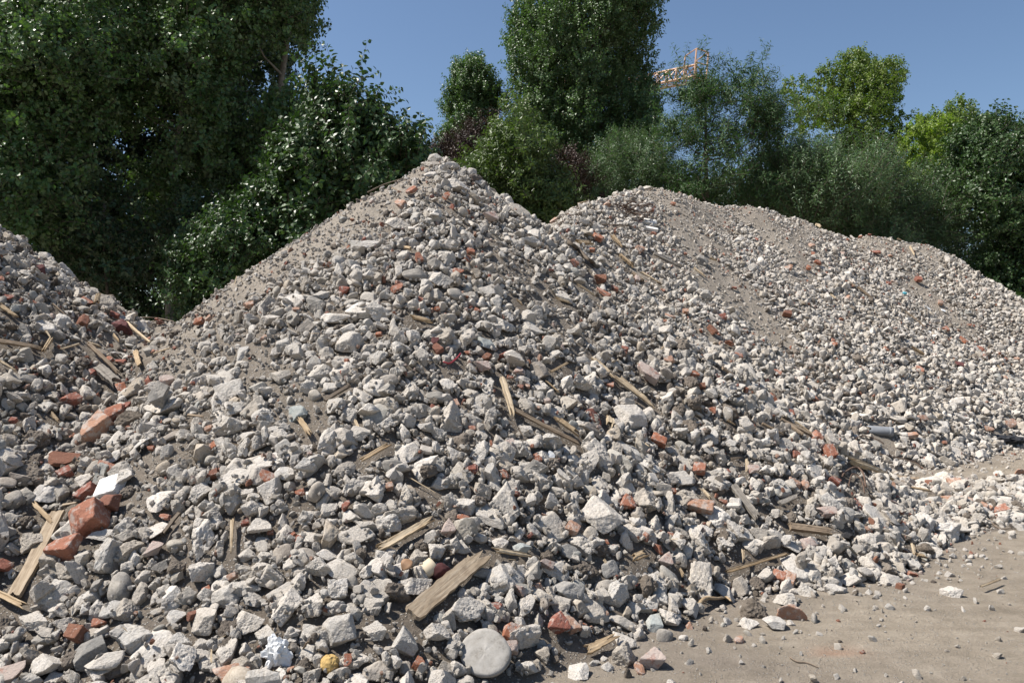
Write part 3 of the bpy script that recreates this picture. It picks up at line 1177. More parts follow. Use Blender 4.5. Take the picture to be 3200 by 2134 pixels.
def frame_matrix(p, n, ang, sc):
    n = np.array(n)
    e1 = np.array([1.0, 0, 0]); e1 = e1 - n * e1.dot(n); e1 /= np.linalg.norm(e1)
    e2 = np.cross(n, e1)
    if e2[1] < 0:
        e2 = -e2
    c, s = math.cos(ang), math.sin(ang)
    lx = e1 * c + e2 * s
    ly = np.cross(n, lx)
    m = Matrix(((lx[0], ly[0], n[0], 0), (lx[1], ly[1], n[1], 0), (lx[2], ly[2], n[2], 0), (0, 0, 0, 1)))
    return Matrix.Translation(Vector(p)) @ m @ Matrix.Diagonal((*sc, 1))


def place_mesh(name, me, mat, matrix):
    o = bpy.data.objects.new(name, me)
    if mat is not None and me.materials[0] is not mat:
        o.material_slots[0].link = 'OBJECT'
        o.material_slots[0].material = mat
    o.matrix_world = matrix
    COL.objects.link(o)
    return o


def hero_frame(px, py, w, h, ang, lift=0.12):
    """Size and place of a piece seen W by H pixels large there."""
    p = hit(px, py + h * 0.25)
    d = p[1]
    n = normal(p[0], p[1])
    view = np.array([p[0], p[1], p[2] - CAM_H]); view /= np.linalg.norm(view)
    nn = n * 0.75 + np.array([0, -0.35, 0.25]); nn /= np.linalg.norm(nn)
    a = math.radians(ang)
    hw = w / 2 * d / F
    hh = h / 2 * d / F
    facing = abs(float(nn.dot(view)))
    tilt = abs(math.sin(a))
    long_ = max(hw, hh)
    other = min(hw, hh)
    # the visible height mixes the depth seen aslant and the thickness seen edge on
    deep = min(long_ * 0.95, other * 1.12)
    thick = min(deep * 0.85, other * 0.85)
    return p, nn, a, long_ * (1 + 0.25 * tilt * (1 - facing)), deep, thick, d


k_hero = 0
for a, lab, lm in rows(BRICKS):
    px, py, w, h, ang = map(float, a[:5])
    tone = a[5]
    p, n, an, l, dp, th, d = hero_frame(px, py, w, h, ang)
    jit = np.array([random.uniform(-.25, .25), random.uniform(-.25, .25), 0])
    n = n + jit; n /= np.linalg.norm(n)
    me = HI['brick'][k_hero % 12]
    k_hero += 1
    zc = p + n * th * (0.85 if height(p[0], p[1]) > 0.02 else 0.45) + np.array([0, -.012, .012])
    th = th * (1.0 if height(p[0], p[1]) > 0.02 else 1.35)
    o = place_mesh('brick_fragment', me, M[BRICK_TONE[tone]], frame_matrix(zc, n, an, (l * .98, dp * 1.2, th * 1.55)))
    occupy(p[0], p[1], (l + dp) * 0.42)
    occupy(p[0], p[1] - (l + dp) * .28, (l + dp) * 0.26)
    raise_surface(p[0], p[1], (l + dp) * 0.45, p[2], th * 0.7)
    o['group'] = 'broken brick pieces in the rubble'
    o['category'] = 'brick'
    note(o, px, py, w, ['brick', TONE_WORD[tone], w, w / max(h, 1)], lab, lm)

for a, lab, lm in rows(STONES):
    kind = a[0]
    px, py, w, h, ang = map(float, a[1:6])
    p, n, an, l, dp, th, d = hero_frame(px, py, w, h, ang)
    jit = np.array([random.uniform(-.2, .2), random.uniform(-.2, .2), 0])
    n = n + jit; n /= np.linalg.norm(n)
    k_hero += 1
    mat = None
    if kind == 'concrete':
        me = HI['concrete'][k_hero % 22]; sc = (l * 1.06, dp * 1.28, th * 1.45)
    elif kind in ('slab', 'slabc'):
        me = HI['slab'][k_hero % 6]; sc = (l * 1.06, dp * 1.3, th * 1.6 * 1.5)
        mat = M['slab_concrete'] if kind == 'slabc' else None
    elif kind == 'cylinder':
        me = HI['rock'][1]; sc = (l * 1.05, dp * 1.1, th * 1.6); mat = M['concrete']
    elif kind == 'clod':
        me = HI['clod'][k_hero % 5]; sc = (l * 1.05, dp * 1.2, th * 1.5)
    elif kind == 'tilew':
        me = HI['slab'][k_hero % 6]; sc = (l, dp * 1.3, th * 0.8); mat = M['tile']
    elif kind == 'white':
        me = HI['block'][k_hero % 3]; sc = (l * 1.0, dp * 1.35, th * 1.3); mat = M['white_stone']
    elif kind in ('blue', 'dark', 'black'):
        me = HI['rock'][(0, 2, 3, 5, 6, 8)[k_hero % 6]]; sc = (l * 1.05, dp * 1.25, th * 1.6)
        mat = M[{'blue': 'blue_stone', 'dark': 'dark_stone', 'black': 'black_stone'}[kind]]
    else:
        me = HI['rock'][k_hero % 9]; sc = (l * 1.05, dp * 1.25, th * 1.6)
    o = place_mesh(NAMES[kind][0], me, mat, frame_matrix(p + n * th * (0.75 if height(p[0], p[1]) > 0.02 else 0.4), n, an, sc))
    occupy(p[0], p[1], (l + dp) * 0.42)
    occupy(p[0], p[1] - (l + dp) * .28, (l + dp) * 0.26)
    raise_surface(p[0], p[1], (l + dp) * 0.45, p[2], th * 0.7)
    o['category'] = NAMES[kind][1]
    note(o, px, py, w, [NAMES[kind][1], {'blue': 'blue-grey', 'dark': 'dark grey', 'rock': 'brown', 'clod': 'dark brown', 'white': 'white', 'tilew': 'bright white'}.get(kind, 'pale grey'), w, w / max(h, 1)], lab, lm)

# the round slab at the bottom edge
p = hit(1518, 2090)
n = np.array([-0.10, -0.72, 0.68]); n /= np.linalg.norm(n)
R = 78 * p[1] / F
V, Fc = [], []
NS = 40
rr = np.random.default_rng(5)
prof = [(0.0, .16), (.2, .158), (.4, .157), (.55, .155), (.7, .152), (.82, .148), (.9, .14), (.985, .09), (1.0, 0.0), (.985, -.1), (.9, -.16), (0.0, -.17)]
wob = 1 + 0.05 * np.interp(np.arange(NS), np.arange(0, NS + 1, 4), rr.normal(size=11))
for r_, z_ in prof:
    for k in range(NS):
        t = 2 * math.pi * k / NS
        V.append((R * r_ * (1 + (wob[k] - 1) * r_ ** 6) * math.cos(t), R * r_ * (1 + (wob[k] - 1) * r_ ** 6) * math.sin(t), R * (z_ + 0.012 * rr.normal() * (0 < r_ < .99))))
for i in range(len(prof) - 1):
    for k in range(NS):
        Fc.append((i * NS + k, i * NS + (k + 1) % NS, (i + 1) * NS + (k + 1) % NS, (i + 1) * NS + k))
o = mesh_obj('concrete_slab', V, Fc, M['slab_concrete'], smooth=True)
o.matrix_world = frame_matrix(p + n * R * 0.12 + np.array([0, 0, R * .55]), n, 0.3, (1, 1, 1))
tag(o, 'round grey concrete slab with a clean curved edge at the very bottom', 'concrete slab')
occupy(p[0], p[1], R * .9)
occupy(p[0], p[1] + R * .7, R * .7)
note(o, 1518, 2065, 150, ['concrete slab', 'grey', 150, 1], o['label'], 'the round grey slab')


# ---- wood
def wood_mesh(name, L, W, Tk, seed, mat, splint=0.5, bend=0.0, taper=0.0):
    r = np.random.default_rng(seed)
    prof = []
    nw = 6
    for k in range(nw):
        prof.append(((k / (nw - 1) - .5), .5))
    for k in range(nw):
        prof.append((.5 - k / (nw - 1), -.5))
    K = len(prof)
    nl = 16
    e0 = r.random(nw) * splint * (W * (2.2 if splint > .5 else .35))
    e1 = r.random(nw) * splint * (W * 2.8)
    e1[0] *= .2
    wv = r.normal(size=(nl, 2)) * 0.03 * W
    lane = np.repeat(r.normal(size=(1, K)), nl, 0) * 0.05 * Tk * (1 + splint) * (0.25 if splint <= .5 else 1)
    lane = lane + r.normal(size=(nl, K)) * 0.02 * Tk
    V = []
    for i in range(nl):
        t = i / (nl - 1)
        tw = 1 - taper * t
        for j, (u, v) in enumerate(prof):
            col = j if j < nw else 2 * nw - 1 - j
            x = -L / 2 + L * t
            if t < .5:
                x += e0[col] * max(0, 1 - t * 4)
            else:
                x -= e1[col] * max(0, 1 - (1 - t) * 4)
            zz = v * Tk * tw + lane[i, j] + bend * L * (1 - (2 * t - 1) ** 2)
            V.append((x, u * W * tw + wv[i, 0], zz + wv[i, 1] * .4))
    Fc = []
    for i in range(nl - 1):
        for j in range(K):
            Fc.append((i * K + j, i * K + (j + 1) % K, (i + 1) * K + (j + 1) % K, (i + 1) * K + j))
    for j in range(nw - 1):
        Fc.append((j + 1, j, K - 1 - j, K - 2 - j))
        b = (nl - 1) * K
        Fc.append((b + j, b + j + 1, b + K - 2 - j, b + K - 1 - j))
    return mesh_obj(name, V, Fc, mat)


for q, (a, lab, lm) in enumerate(rows(WOOD)):
    x0, y0, x1, y1, w = map(float, a[:5])
    tone = a[5] if a[5] in 'ylbgdt' else 'y'
    p0, p1 = hit(x0, y0), hit(x1, y1)
    d = (p0[1] + p1[1]) / 2
    # keep the two ends at like depth where the line of sight slips past a bump
    if abs(p0[1] - p1[1]) > 1.6 * abs(y0 - y1) * d / F + 0.35:
        p1 = at(x1, y1, p0[1] + np.sign(y0 - y1) * abs(y0 - y1) * d / F * 0.8)
    W = w * d / F
    if w > 30:
        Tk = W * 0.28
    elif w > 12:
        Tk = W * 0.5
    else:
        Tk = W * 0.7
    n = (normal(p0[0], p0[1]) + normal(p1[0], p1[1])); n /= np.linalg.norm(n)
    lift = 0.035 + Tk * 0.6
    c = (p0 + p1) / 2 + n * lift
    ax = p1 - p0
    L = np.linalg.norm(ax) + W * 0.3
    ax = ax / np.linalg.norm(ax)
    n2 = n * .8 + np.array([0, -0.3, 0.2])
    n2 = n2 - ax * n2.dot(ax); n2 /= np.linalg.norm(n2)
    ay = np.cross(n2, ax)
    name = 'wooden_board' if w >= 20 else 'wood_splinter' if w > 5 else 'thin_stick'
    o = wood_mesh(name, L, W, Tk, 900 + q, M['wood_' + tone], splint=0.9 if tone in 'yl' and w < 40 else 0.5,
                  bend=random.uniform(-.01, .02), taper=random.choice([0, .2, .5]) if w < 40 else 0.05)
    if lab and 'tapering' in lab:
        pass
    m = Matrix(((ax[0], ay[0], n2[0], c[0]), (ax[1], ay[1], n2[1], c[1]), (ax[2], ay[2], n2[2], c[2]), (0, 0, 0, 1)))
    o.matrix_world = m
    steps = max(2, int(L / (W + .02)))
    for s in range(steps + 1):
        pp = p0 + (p1 - p0) * s / steps
        occupy(pp[0], pp[1], W * .5 + .028)
        occupy(pp[0], pp[1] - .03, W * .4 + .02)
    o['category'] = 'wooden board' if w >= 20 else 'stick'
    o['group'] = 'scraps of wood in the rubble'
    note(o, (x0 + x1) / 2, (y0 + y1) / 2, max(w, math.hypot(x1 - x0, y1 - y0)),
         ['wood splinter' if w > 5 else 'thin stick', {'y': 'yellowish', 'l': 'pale straw', 'b': 'brown', 'g': 'grey', 'd': 'dark', 't': 'tan'}[tone], math.hypot(x1 - x0, y1 - y0), 5], lab, lm)


def line_thing(name, pts, r, mat, cat, label, lm=None, lift=0.03, taper=True):
    P = []
    for x, y, *z in pts:
        p = hit(x, y)
        P.append(p + np.array([0, -0.01, lift + (z[0] if z else 0)]))
    Q = []
    for i in range(len(P) - 1):
        for s in range(4):
            t = s / 4
            a = P[max(i - 1, 0)]; b = P[i]; c = P[i + 1]; d = P[min(i + 2, len(P) - 1)]
            Q.append(0.5 * ((2 * b) + (c - a) * t + (2 * a - 5 * b + 4 * c - d) * t * t + (3 * b - a - 3 * c + d) * t ** 3))
    Q.append(P[-1])
    R_ = [r * (1 - (.6 * i / len(Q) if taper else 0)) for i in range(len(Q))]
    V, Fc = tube(Q, R_, 6)
    b0 = Q[0]
    o = mesh_obj(name, [v - b0 for v in V], Fc, mat, smooth=True)
    o.location = b0
    tag(o, label, cat)
    mx = sum(p[0] for p in pts) / len(pts)
    my = sum(p[1] for p in pts) / len(pts)
    note(o, mx, my, 60, [cat, '', 60, 5], label, lm)
    for p in Q:
        occupy(p[0], p[1], r + .03)
    return o


line_thing('fallen_branch', [(1740, 745), (1775, 775), (1806, 797), (1828, 822), (1852, 838), (1885, 845), (1914, 849)], 0.028, M['wood_d'], 'branch',
           'curved dark bark-covered branch lying across the notch rubble', 'the curved dark branch', 0.06)
line_thing('dry_root', [(2187, 1903), (2205, 1890), (2240, 1888), (2268, 1885), (2283, 1896)], 0.014, M['wood_y'], 'root',
           'twisted dry root lying below the squarish boulder', 'the dry root', 0.04)
line_thing('rusty_rebar', [(2630, 1512), (2640, 1497), (2672, 1482), (2695, 1500), (2704, 1545)], 0.008, M['rust'], 'rebar',
           'bent rusty reinforcing bar curling over chunks below the split yellow log', 'the bent rusty bar', 0.06, False)
line_thing('rusty_wire', [(2650, 1540), (2662, 1500), (2690, 1520), (2700, 1560)], 0.005, M['rust'], 'wire', 'thin rusty wire looped beside the bent reinforcing bar', None, 0.05, False)
line_thing('rusty_wire', [(2660, 1400), (2690, 1375), (2740, 1385), (2762, 1400)], 0.006, M['rust'], 'wire', 'rusty wire curling past the grey plastic pipe', None, 0.05, False)
line_thing('rusty_wire', [(2730, 1420), (2800, 1435), (2860, 1450), (2875, 1465)], 0.006, M['rust'], 'wire', 'long thin wire lying on the dirt below the grey plastic pipe', None, 0.02, False)
line_thing('dry_twig', [(2467, 2058), (2490, 2068), (2520, 2072), (2555, 2088)], 0.005, M['twig'], 'twig', 'thin brown twig lying on the dirt near the bottom edge', 'the thin brown twig', 0.006)
line_thing('dry_twig', [(1880, 715), (1930, 715), (1980, 722), (2030, 735)], 0.010, M['twig'], 'twig', 'long bare twig lying level under the wire tangle', None, 0.06)
line_thing('red_wire', [(1385, 1157), (1405, 1166), (1425, 1152), (1440, 1135)], 0.006, M['redwire'], 'wire', 'dark red insulated wire bent over a pale chunk', 'the dark red wire', 0.06, False)
line_thing('dry_twig', [(440, 985), (475, 945), (505, 932), (545, 933)], 0.009, M['twig'], 'twig', 'dry bent twig rising over the gravel saddle before dark trees', None, 0.04)
line_thing('dry_twig', [(1150, 605), (1200, 588), (1260, 575)], 0.008, M['twig'], 'twig', 'long dry stalk lying along the sandy flank near the summit', None, 0.05)
line_thing('dry_twig', [(3082, 1620), (3120, 1655), (3160, 1652)], 0.006, M['twig'], 'twig', 'thin dark twig on dirt below the salmon block', None, 0.01)
rw = np.random.default_rng(12)
tangle = []
c0 = hit(1975, 690)
for k in range(14):
    P = [c0 + np.array([rw.uniform(-.35, .45), rw.uniform(-.1, .25), rw.uniform(.0, .35)]) for _ in range(4)]
    tangle.append(tube(P, [.007] * 4, 5))
V, Fc = join(tangle)
o = mesh_obj('wire_tangle', [v - c0 for v in V], Fc, M['rust'])
o.location = c0
tag(o, 'loose tangle of thin brown wires and roots high on the second heap', 'wire')
note(o, 1975, 690, 100, ['wire', '', 60, 1], o['label'], 'the wire tangle')

# grey plastic pipe
p = hit(2752, 1360)
L = 72 * p[1] / F; rad = 15 * p[1] / F
root = empty('plastic_pipe', p + np.array([0, 0, rad * .7]))
V, Fc = [], []
outer, inner = rad, rad * .9
NS = 20
prof = [(-L / 2, outer * .8), (-L / 2 + .03, outer * .96), (L * .25, outer), (L / 2, outer), (L / 2, inner), (L * .25, inner), (-L / 2 + .03, inner * .96)]
for x_, r_ in prof:
    for k in range(NS):
        t = 2 * math.pi * k / NS
        V.append((x_ + (0.03 * math.sin(3 * t) if x_ < 0 else 0), r_ * math.cos(t), r_ * math.sin(t)))
for i in range(len(prof) - 1):
    for k in range(NS):
        Fc.append((i * NS + k, i * NS + (k + 1) % NS, (i + 1) * NS + (k + 1) % NS, (i + 1) * NS + k))
o = mesh_obj('pipe_wall', V, Fc, M['pvc'], root, smooth=True)
V, Fc = tube([(L * .32, 0, 0), (L * .34, 0, 0), (L * .42, 0, 0), (L * .44, 0, 0)], [outer * 1.01, outer * 1.1, outer * 1.1, outer * 1.01], 20, False)
o = mesh_obj('pipe_collar', V, Fc, M['pvc'], root, smooth=True)
root.rotation_euler = (0, math.radians(4), math.radians(-12))
tag(root, 'broken piece of grey plastic drain pipe at the foot of the far slope', 'pipe')
note(root, 2752, 1358, 90, ['pipe', 'grey', 90, 2], root['label'], 'the grey plastic pipe')
occupy(p[0], p[1], L * .5); occupy(p[0], p[1] - .15, L * .45)


def crumple(name, px, py, w, h, mat, seed, amp, cat, label, lm=None, flat=1.0, sub=4, sm=False):
    r = np.random.default_rng(seed)
    D, Fc = ico(sub)
    off = r.uniform(0, 20, 3)
    rad = 0.85 + amp * (np.abs(noise3(D * 1.6 + off)) * .9 - np.abs(noise3(D * 3.6 + off)) * .8)
    V = D * rad[:, None]
    p = hit(px, py + h * .2)
    s = p[1] / F / 2
    V = V * np.array([w * s, (w + h) / 2 * s * flat, h * s]) * 1.2
    o = mesh_obj(name, V, Fc, mat, smooth=sm)
    o.location = p + np.array([0, -.01, h * s * .55])
    tag(o, label, cat)
    occupy(p[0], p[1], (w + h) * s * .45)
    note(o, px, py, w, [cat, '', w, 1], label, lm)
    return o


crumple('plastic_sheet', 866, 2050, 76, 96, M['film'], 3, 0.75, 'plastic sheet', 'crumpled white plastic sheet caught between chunks near the bottom', 'the crumpled white plastic', .5)
crumple('cloth_scrap', 1377, 1790, 62, 56, M['cloth'], 4, 0.15, 'cloth', 'maroon cloth lump tucked behind the wide front plank', 'the maroon cloth', .6, sm=True)
crumple('foam_lump', 1033, 2083, 58, 54, M['foam'], 6, 0.16, 'foam', 'torn lump of yellow insulating foam near the bottom edge', 'the yellow foam')
crumple('plastic_scrap', 2825, 918, 16, 9, M['cyan'], 8, 0.3, 'plastic', 'tiny cyan plastic scrap on the far ridge slope', 'the cyan scrap')
crumple('plastic_netting', 3140, 1375, 120, 22, M['blackmesh'], 9, 0.5, 'netting', 'flattened black plastic netting at the foot of the far slope', 'the black netting', .6)
# curled card and dry leaf
for nm, px, py, w, h, mat, cat, label, lm, an in (
        ('card_scrap', 1342, 1793, 44, 40, 'card', 'card', 'curled beige card scrap beside the maroon cloth', None, -50),
        ('dry_leaf', 1274, 1788, 36, 40, 'leaf_dry', 'leaf', 'dry brown leaf standing between chunks beside the beige card', None, 50)):
    p = hit(px, py + 12)
    s = p[1] / F
    V, Fc = [], []
    for i in range(9):
        for j in range(5):
            u, v = i / 8 - .5, j / 4 - .5
            wd = 1.0 if cat == 'card' else max(0.05, 1 - (2 * u) ** 2)
            V.append((u * w * s * 1.2, v * h * s * wd, .35 * w * s * (1 - (2 * u) ** 2) + .1 * h * s * v * v))
    for i in range(8):
        for j in range(4):
            Fc.append((i * 5 + j, i * 5 + j + 1, (i + 1) * 5 + j + 1, (i + 1) * 5 + j))
    o = mesh_obj(nm, V, Fc, M[mat], smooth=True)
    md = o.modifiers.new('thickness', 'SOLIDIFY'); md.thickness = 0.002
    o.matrix_world = frame_matrix(p + np.array([0, -.02, .05]), np.array([0, -.75, .66]), math.radians(an), (1, 1, 1))
    tag(o, label, cat)
    note(o, px, py, w, [cat, '', w, 1], label, lm)

# ------------------------------------------------------------------ where the heaps are coarse and where they are fine
# polylines in the photograph: width, how fine (1 = bare fines), sandy tone, points
FINES = [
    (78, 1.0, 1.0, [(1310, 560), (1200, 600), (1060, 700), (900, 800), (780, 880)]),
    (62, .9, .8, [(780, 880), (640, 985), (520, 1040)]),
    (50, .7, .6, [(640, 1040), (560, 1120), (520, 1180)]),
    (55, .8, .35, [(420, 1560), (470, 1480), (540, 1420)]),
    (80, .75, .4, [(760, 1130), (850, 1180), (960, 1290)]),
    (60, .7, .25, [(900, 1260), (1000, 1330)]),
    (60, .75, .2, [(1540, 760), (1640, 860), (1700, 900)]),
    (45, .8, .3, [(1370, 650), (1450, 690)]),
    (40, .85, .9, [(2060, 600), (2160, 660), (2260, 700)]),
    (50, .85, .8, [(2100, 700), (2200, 800), (2330, 920), (2400, 1010)]),
    (40, .8, .7, [(2250, 820), (2330, 960), (2450, 1060)]),
    (50, .85, .8, [(2350, 650), (2440, 740), (2520, 860)]),
    (50, .8, .8, [(2560, 680), (2480, 780)]),
    (35, .75, .8, [(2700, 760), (2800, 740), (2900, 800)]),
    (45, .8, .7, [(2850, 900), (2960, 980), (3000, 1020)]),
    (40, .8, .4, [(1750, 1010), (1830, 1060)]),
    (60, .8, .3, [(1720, 2010), (1850, 2060), (1700, 2120)]),
    (40, .6, .5, [(2100, 1020), (2250, 1060)]),
    (40, .7, .6, [(1850, 880), (1960, 960), (2050, 940)]),
    (30, .4, .3, [(180, 940), (260, 1010)]),
]
FINE = np.zeros((NX, NY), np.float32)
SANDY = np.zeros((NX, NY), np.float32)
wx = PX + 26 * fbm2(GX * 2.2, GY * 2.2, 3).astype(np.float32) * 2
wy = PY + 26 * fbm2(GX * 2.2 + 50, GY * 2.2, 3).astype(np.float32) * 2
for w, f, s, pts in FINES:
    for (x0, y0), (x1, y1) in zip(pts, pts[1:]):
        dx, dy = x1 - x0, y1 - y0
        t = np.clip(((wx - x0) * dx + (wy - y0) * dy) / (dx * dx + dy * dy), 0, 1)
        dd = np.hypot(wx - x0 - t * dx, wy - y0 - t * dy)
        q = np.clip(1.5 - dd / w, 0, 1).astype(np.float32)
        FINE = np.maximum(FINE, q * f)
        SANDY = np.maximum(SANDY, np.clip(1.7 - dd / w, 0, 1).astype(np.float32) * s * .8)
on_ridge = (GY > 10.5) | ((GX > 2.6) & (GY > 8.6))
lf = 1 / (1 + np.exp(((GX + 0.8) * .82 - (GY - 8.7) * .57 + 0.9) * 6))        # behind and beside the summit: the sandy flank
lf = lf * (np.hypot(GX + .8, GY - 8.7) < 4.5) * np.clip((GX + 3.7) * 4, 0, 1)
base_sandy = np.where(on_ridge, 0.55 + .3 * fbm2(GX * .8, GY * .8, 3), 0.08)
SANDY = np.clip(np.maximum(np.maximum(SANDY, base_sandy), lf), 0, 1)
FINE = np.clip(np.maximum(FINE * 1.05, lf * .93) + np.where(on_ridge, 0.12, 0.0), 0, .96)
sy = HEAPZ < -0.005
DIRT = sy.copy()


def lookup(arr, x, y):
    i = np.clip(((x - X0) / CS).astype(int), 0, NX - 1)
    j = np.clip(((y - Y0) / CS).astype(int), 0, NY - 1)
    return arr[i, j]


# ------------------------------------------------------------------ scatter: largest first, packed, then a looser layer on top
INST = {k: [] for k in ('concrete', 'rock', 'clod', 'brick', 'slab')}     # x y z  rot  scale, variant, radius
CANDS = []
ring = [(math.cos(t), math.sin(t)) for t in np.arange(8) * math.pi / 4]
mat_rng = np.random.default_rng(21)


def visible_domain(n):
    """Random ground points inside a generous wedge around the view, on the side of the heaps that faces this way."""
    d = np.sqrt(mat_rng.uniform(3.05 ** 2, 20.0 ** 2, n))
    X = mat_rng.uniform(-.76, .76, n) * d
    ok = (X > X0 + .1) & (X < X1 - .1) & (d < Y1 - .1)
    return X[ok], d[ok]


HERO = OCC.copy()
back_ok = np.ones((NX, NY), bool)
# cells well behind a crest are never seen: compare with a running maximum of the sight angle along depth
ang = (HM - CAM_H + 0.35) / GY
idx_col = np.round((GX / GY + .9) / .01).astype(int).clip(0, 179)
runmax = np.full(180, -9.0)
for j in range(0, NY, 4):
    a = ang[:, j:j + 4]
    c = idx_col[:, j]
    back_ok[:, j:j + 4] = a[:, :1] + 0.035 >= runmax[c][:, None]
    np.maximum.at(runmax, c, ((HM[:, j] - CAM_H) / GY[:, j]))


def scatter_pass(d_lo, d_hi, n_try, coarse_pow, max_depth, pack=.80, layer2=False, ground=False, low=0.0, tiny=0):
    X, Y = visible_domain(n_try)
    R_ = (d_lo + (d_hi - d_lo) * mat_rng.random(len(X)) ** 1.7) / 2
    fine = lookup(FINE, X, Y)
    dirt = lookup(DIRT, X, Y)
    bo = lookup(back_ok, X, Y)
    u = mat_rng.random(len(X))
    zz_ = lookup(HEAPZ, X, Y)
    pr = (1 - fine) ** coarse_pow * (1 - low * np.clip((zz_ - .5) / 1.1, 0, 1))
    if tiny:
        pr = tiny * (1 - .72 * fine)
    keep = bo & (Y < max_depth) & (u < np.where(dirt, ground if ground else 0.0, pr))
    X, Y, R_ = X[keep], Y[keep], R_[keep]
    I = ((X - X0) / CS).astype(int)
    J = ((Y - Y0) / CS).astype(int)
    occ = OCC
    acc = 0
    for x, y, r, i, j in zip(X.tolist(), Y.tolist(), R_.tolist(), I.tolist(), J.tolist()):
        if not layer2:
            if occ[i, j]:
                continue
        if layer2 and HERO[i, j] and (not tiny or mat_rng.random() > .08):
            continue
        if tiny and occ[i, j] and mat_rng.random() > .12:
            continue
        if not layer2:
            q = r * pack / CS
            bad = False
            for cx, cy in ring:
                a, b = int(i + cx * q + .5), int(j + cy * q + .5)
                if a < 0 or b < 0 or a >= NX or b >= NY or occ[a, b]:
                    bad = True
                    break
            if bad:
                continue
        rc = max(1, int(r * .6 / CS))
        patch = HM[max(i - rc, 0):i + rc + 1, max(j - rc, 0):j + rc + 1]
        base = float(patch.mean()) if not layer2 else float(patch.mean() * .6 + patch.max() * .4)
        z = base + r * (0.42 if not layer2 else 0.34)
        if not layer2:
            occupy(x, y, r * .80)
        if r > .022:
            raise_surface(x, y, r * .9, z, r * .62)
        CANDS.append((x, y, z, r))
        acc += 1
    return acc


N1 = []
N1.append(scatter_pass(.135, .20, 5000, 4.0, 21, .80, low=.97))
N1.append(scatter_pass(.095, .14, 60000, 2.6, 21, .72, low=.80))
N1.append(scatter_pass(.065, .10, 110000, 1.8, 21, .70, low=.4))
N1.append(scatter_pass(.07, .13, 7000, 3.0, 21, layer2=True, low=.6))
N1.append(scatter_pass(.045, .07, 120000, 1.5, 21, .72))
N1.append(scatter_pass(.045, .09, 7000, 1.6, 20, layer2=True))
N1.append(scatter_pass(.030, .046, 150000, 1.1, 18.5, .76))
N1.append(scatter_pass(.020, .042, 200000, 0.45, 19, layer2=True, tiny=.9))
N1.append(scatter_pass(.012, .024, 200000, 0.05, 9, layer2=True, tiny=.9))
print('scatter', N1, len(CANDS))
C = np.array(CANDS)
# loose pieces strewn over the dirt, thicker near the foot of the heaps
Xg, Yg = visible_domain(190000)
hz = lookup(HEAPZ, Xg, Yg)
foot = np.exp(np.clip((hz + 0.03) * 0, -1, 0))
isd = lookup(DIRT, Xg, Yg)
# distance to the foot, read from a blurred heap mask
blur = (HEAPZ > -0.005).astype(np.float32)
for _ in range(3):
    for ax in (0, 1):
        cs = np.cumsum(blur, axis=ax)
        wdw = 17
        blur = (np.roll(cs, -wdw, ax) - np.roll(cs, wdw, ax)) / (2 * wdw)
nearf = lookup(np.clip(blur, 0, 1), Xg, Yg)
u = mat_rng.random(len(Xg))
kp = isd & (u < 0.11 + 0.9 * nearf ** 1.2) & (Yg < 13) & ~lookup(OCC, Xg, Yg)
Rg = (0.004 + 0.022 * mat_rng.random(len(Xg)) ** (5 - 3 * np.clip(nearf * 2, 0, 1)) + 0.035 * (mat_rng.random(len(Xg)) < .10) * nearf)[kp]
Xg, Yg = Xg[kp], Yg[kp]
Zg = ground_h(Xg, Yg) + Rg * .25
C = np.vstack([C, np.stack([Xg, Yg, Zg, Rg], 1)])
# low spill of rubble on the dirt
kinds = np.array(['concrete', 'rock', 'clod', 'brick', 'slab'])
nz = fbm2(C[:, 0] * .9 + 9, C[:, 1] * .9, 3)
sideheap = (C[:, 0] < -2.6) & (C[:, 1] < 8.2)
u = mat_rng.random(len(C))
p_brick = np.where(sideheap, .05, .026) + .02 * (C[:, 0] > 1.5)
p_brick = np.where(C[:, 3] < .03, p_brick * 1.3, p_brick) * np.where(C[:, 3] > .032, .12, 1)
p_rock = np.where(C[:, 3] > .05, .11, .12) + 0.06 * nz + .20 * sideheap
p_clod = .055 + .09 * nz + .10 * sideheap
p_slab = np.where(C[:, 3] > .03, .10, 0.0)
kk = np.where(u < p_brick, 3, np.where(u < p_brick + p_rock, 1, np.where(u < p_brick + p_rock + p_clod, 2, np.where(u < p_brick + p_rock + p_clod + p_slab, 4, 0))))
sx_ = 1600 + C[:, 0] / C[:, 1] * F
sy_ = 1067 - (C[:, 2] - CAM_H) / C[:, 1] * F
size_px = 2 * C[:, 3] * F / C[:, 1]
inframe = (sx_ > 0) & (sx_ < 3200) & (sy_ > 0) & (sy_ < 2134)
# seen from the camera: no heap surface in between
vis = np.zeros(len(C), bool)
for t in np.where(inframe & (size_px > 22))[0]:
    p = C[t]
    s = np.linspace(.3, .985, 40)
    zz = CAM_H + (p[2] + .03 - CAM_H) * s
    i = ((p[0] * s - X0) / CS).astype(int).clip(0, NX - 1)
    j = ((p[1] * s - Y0) / CS).astype(int).clip(0, NY - 1)
    m_ = p[1] * s > Y0
    vis[t] = not (HM[i, j][m_] > zz[m_]).any()
solo = np.zeros(len(C), bool)
have = {'concrete_chunk': 0, 'brick_fragment': 0, 'loose_stone': 0, 'earth_clod': 0, 'concrete_slab': 0}
for d in THINGS:
    nm = d['o'].name.split('.')[0]
    if nm in have:
        have[nm] += 1
limit = {0: 296 - have['concrete_chunk'], 1: 140, 2: 70, 3: 60, 4: 100}
for k, lim in limit.items():
    c = np.where(vis & (kk == k))[0]
    c = c[np.argsort(-size_px[c])][:max(lim, 0)]
    solo[c] = True

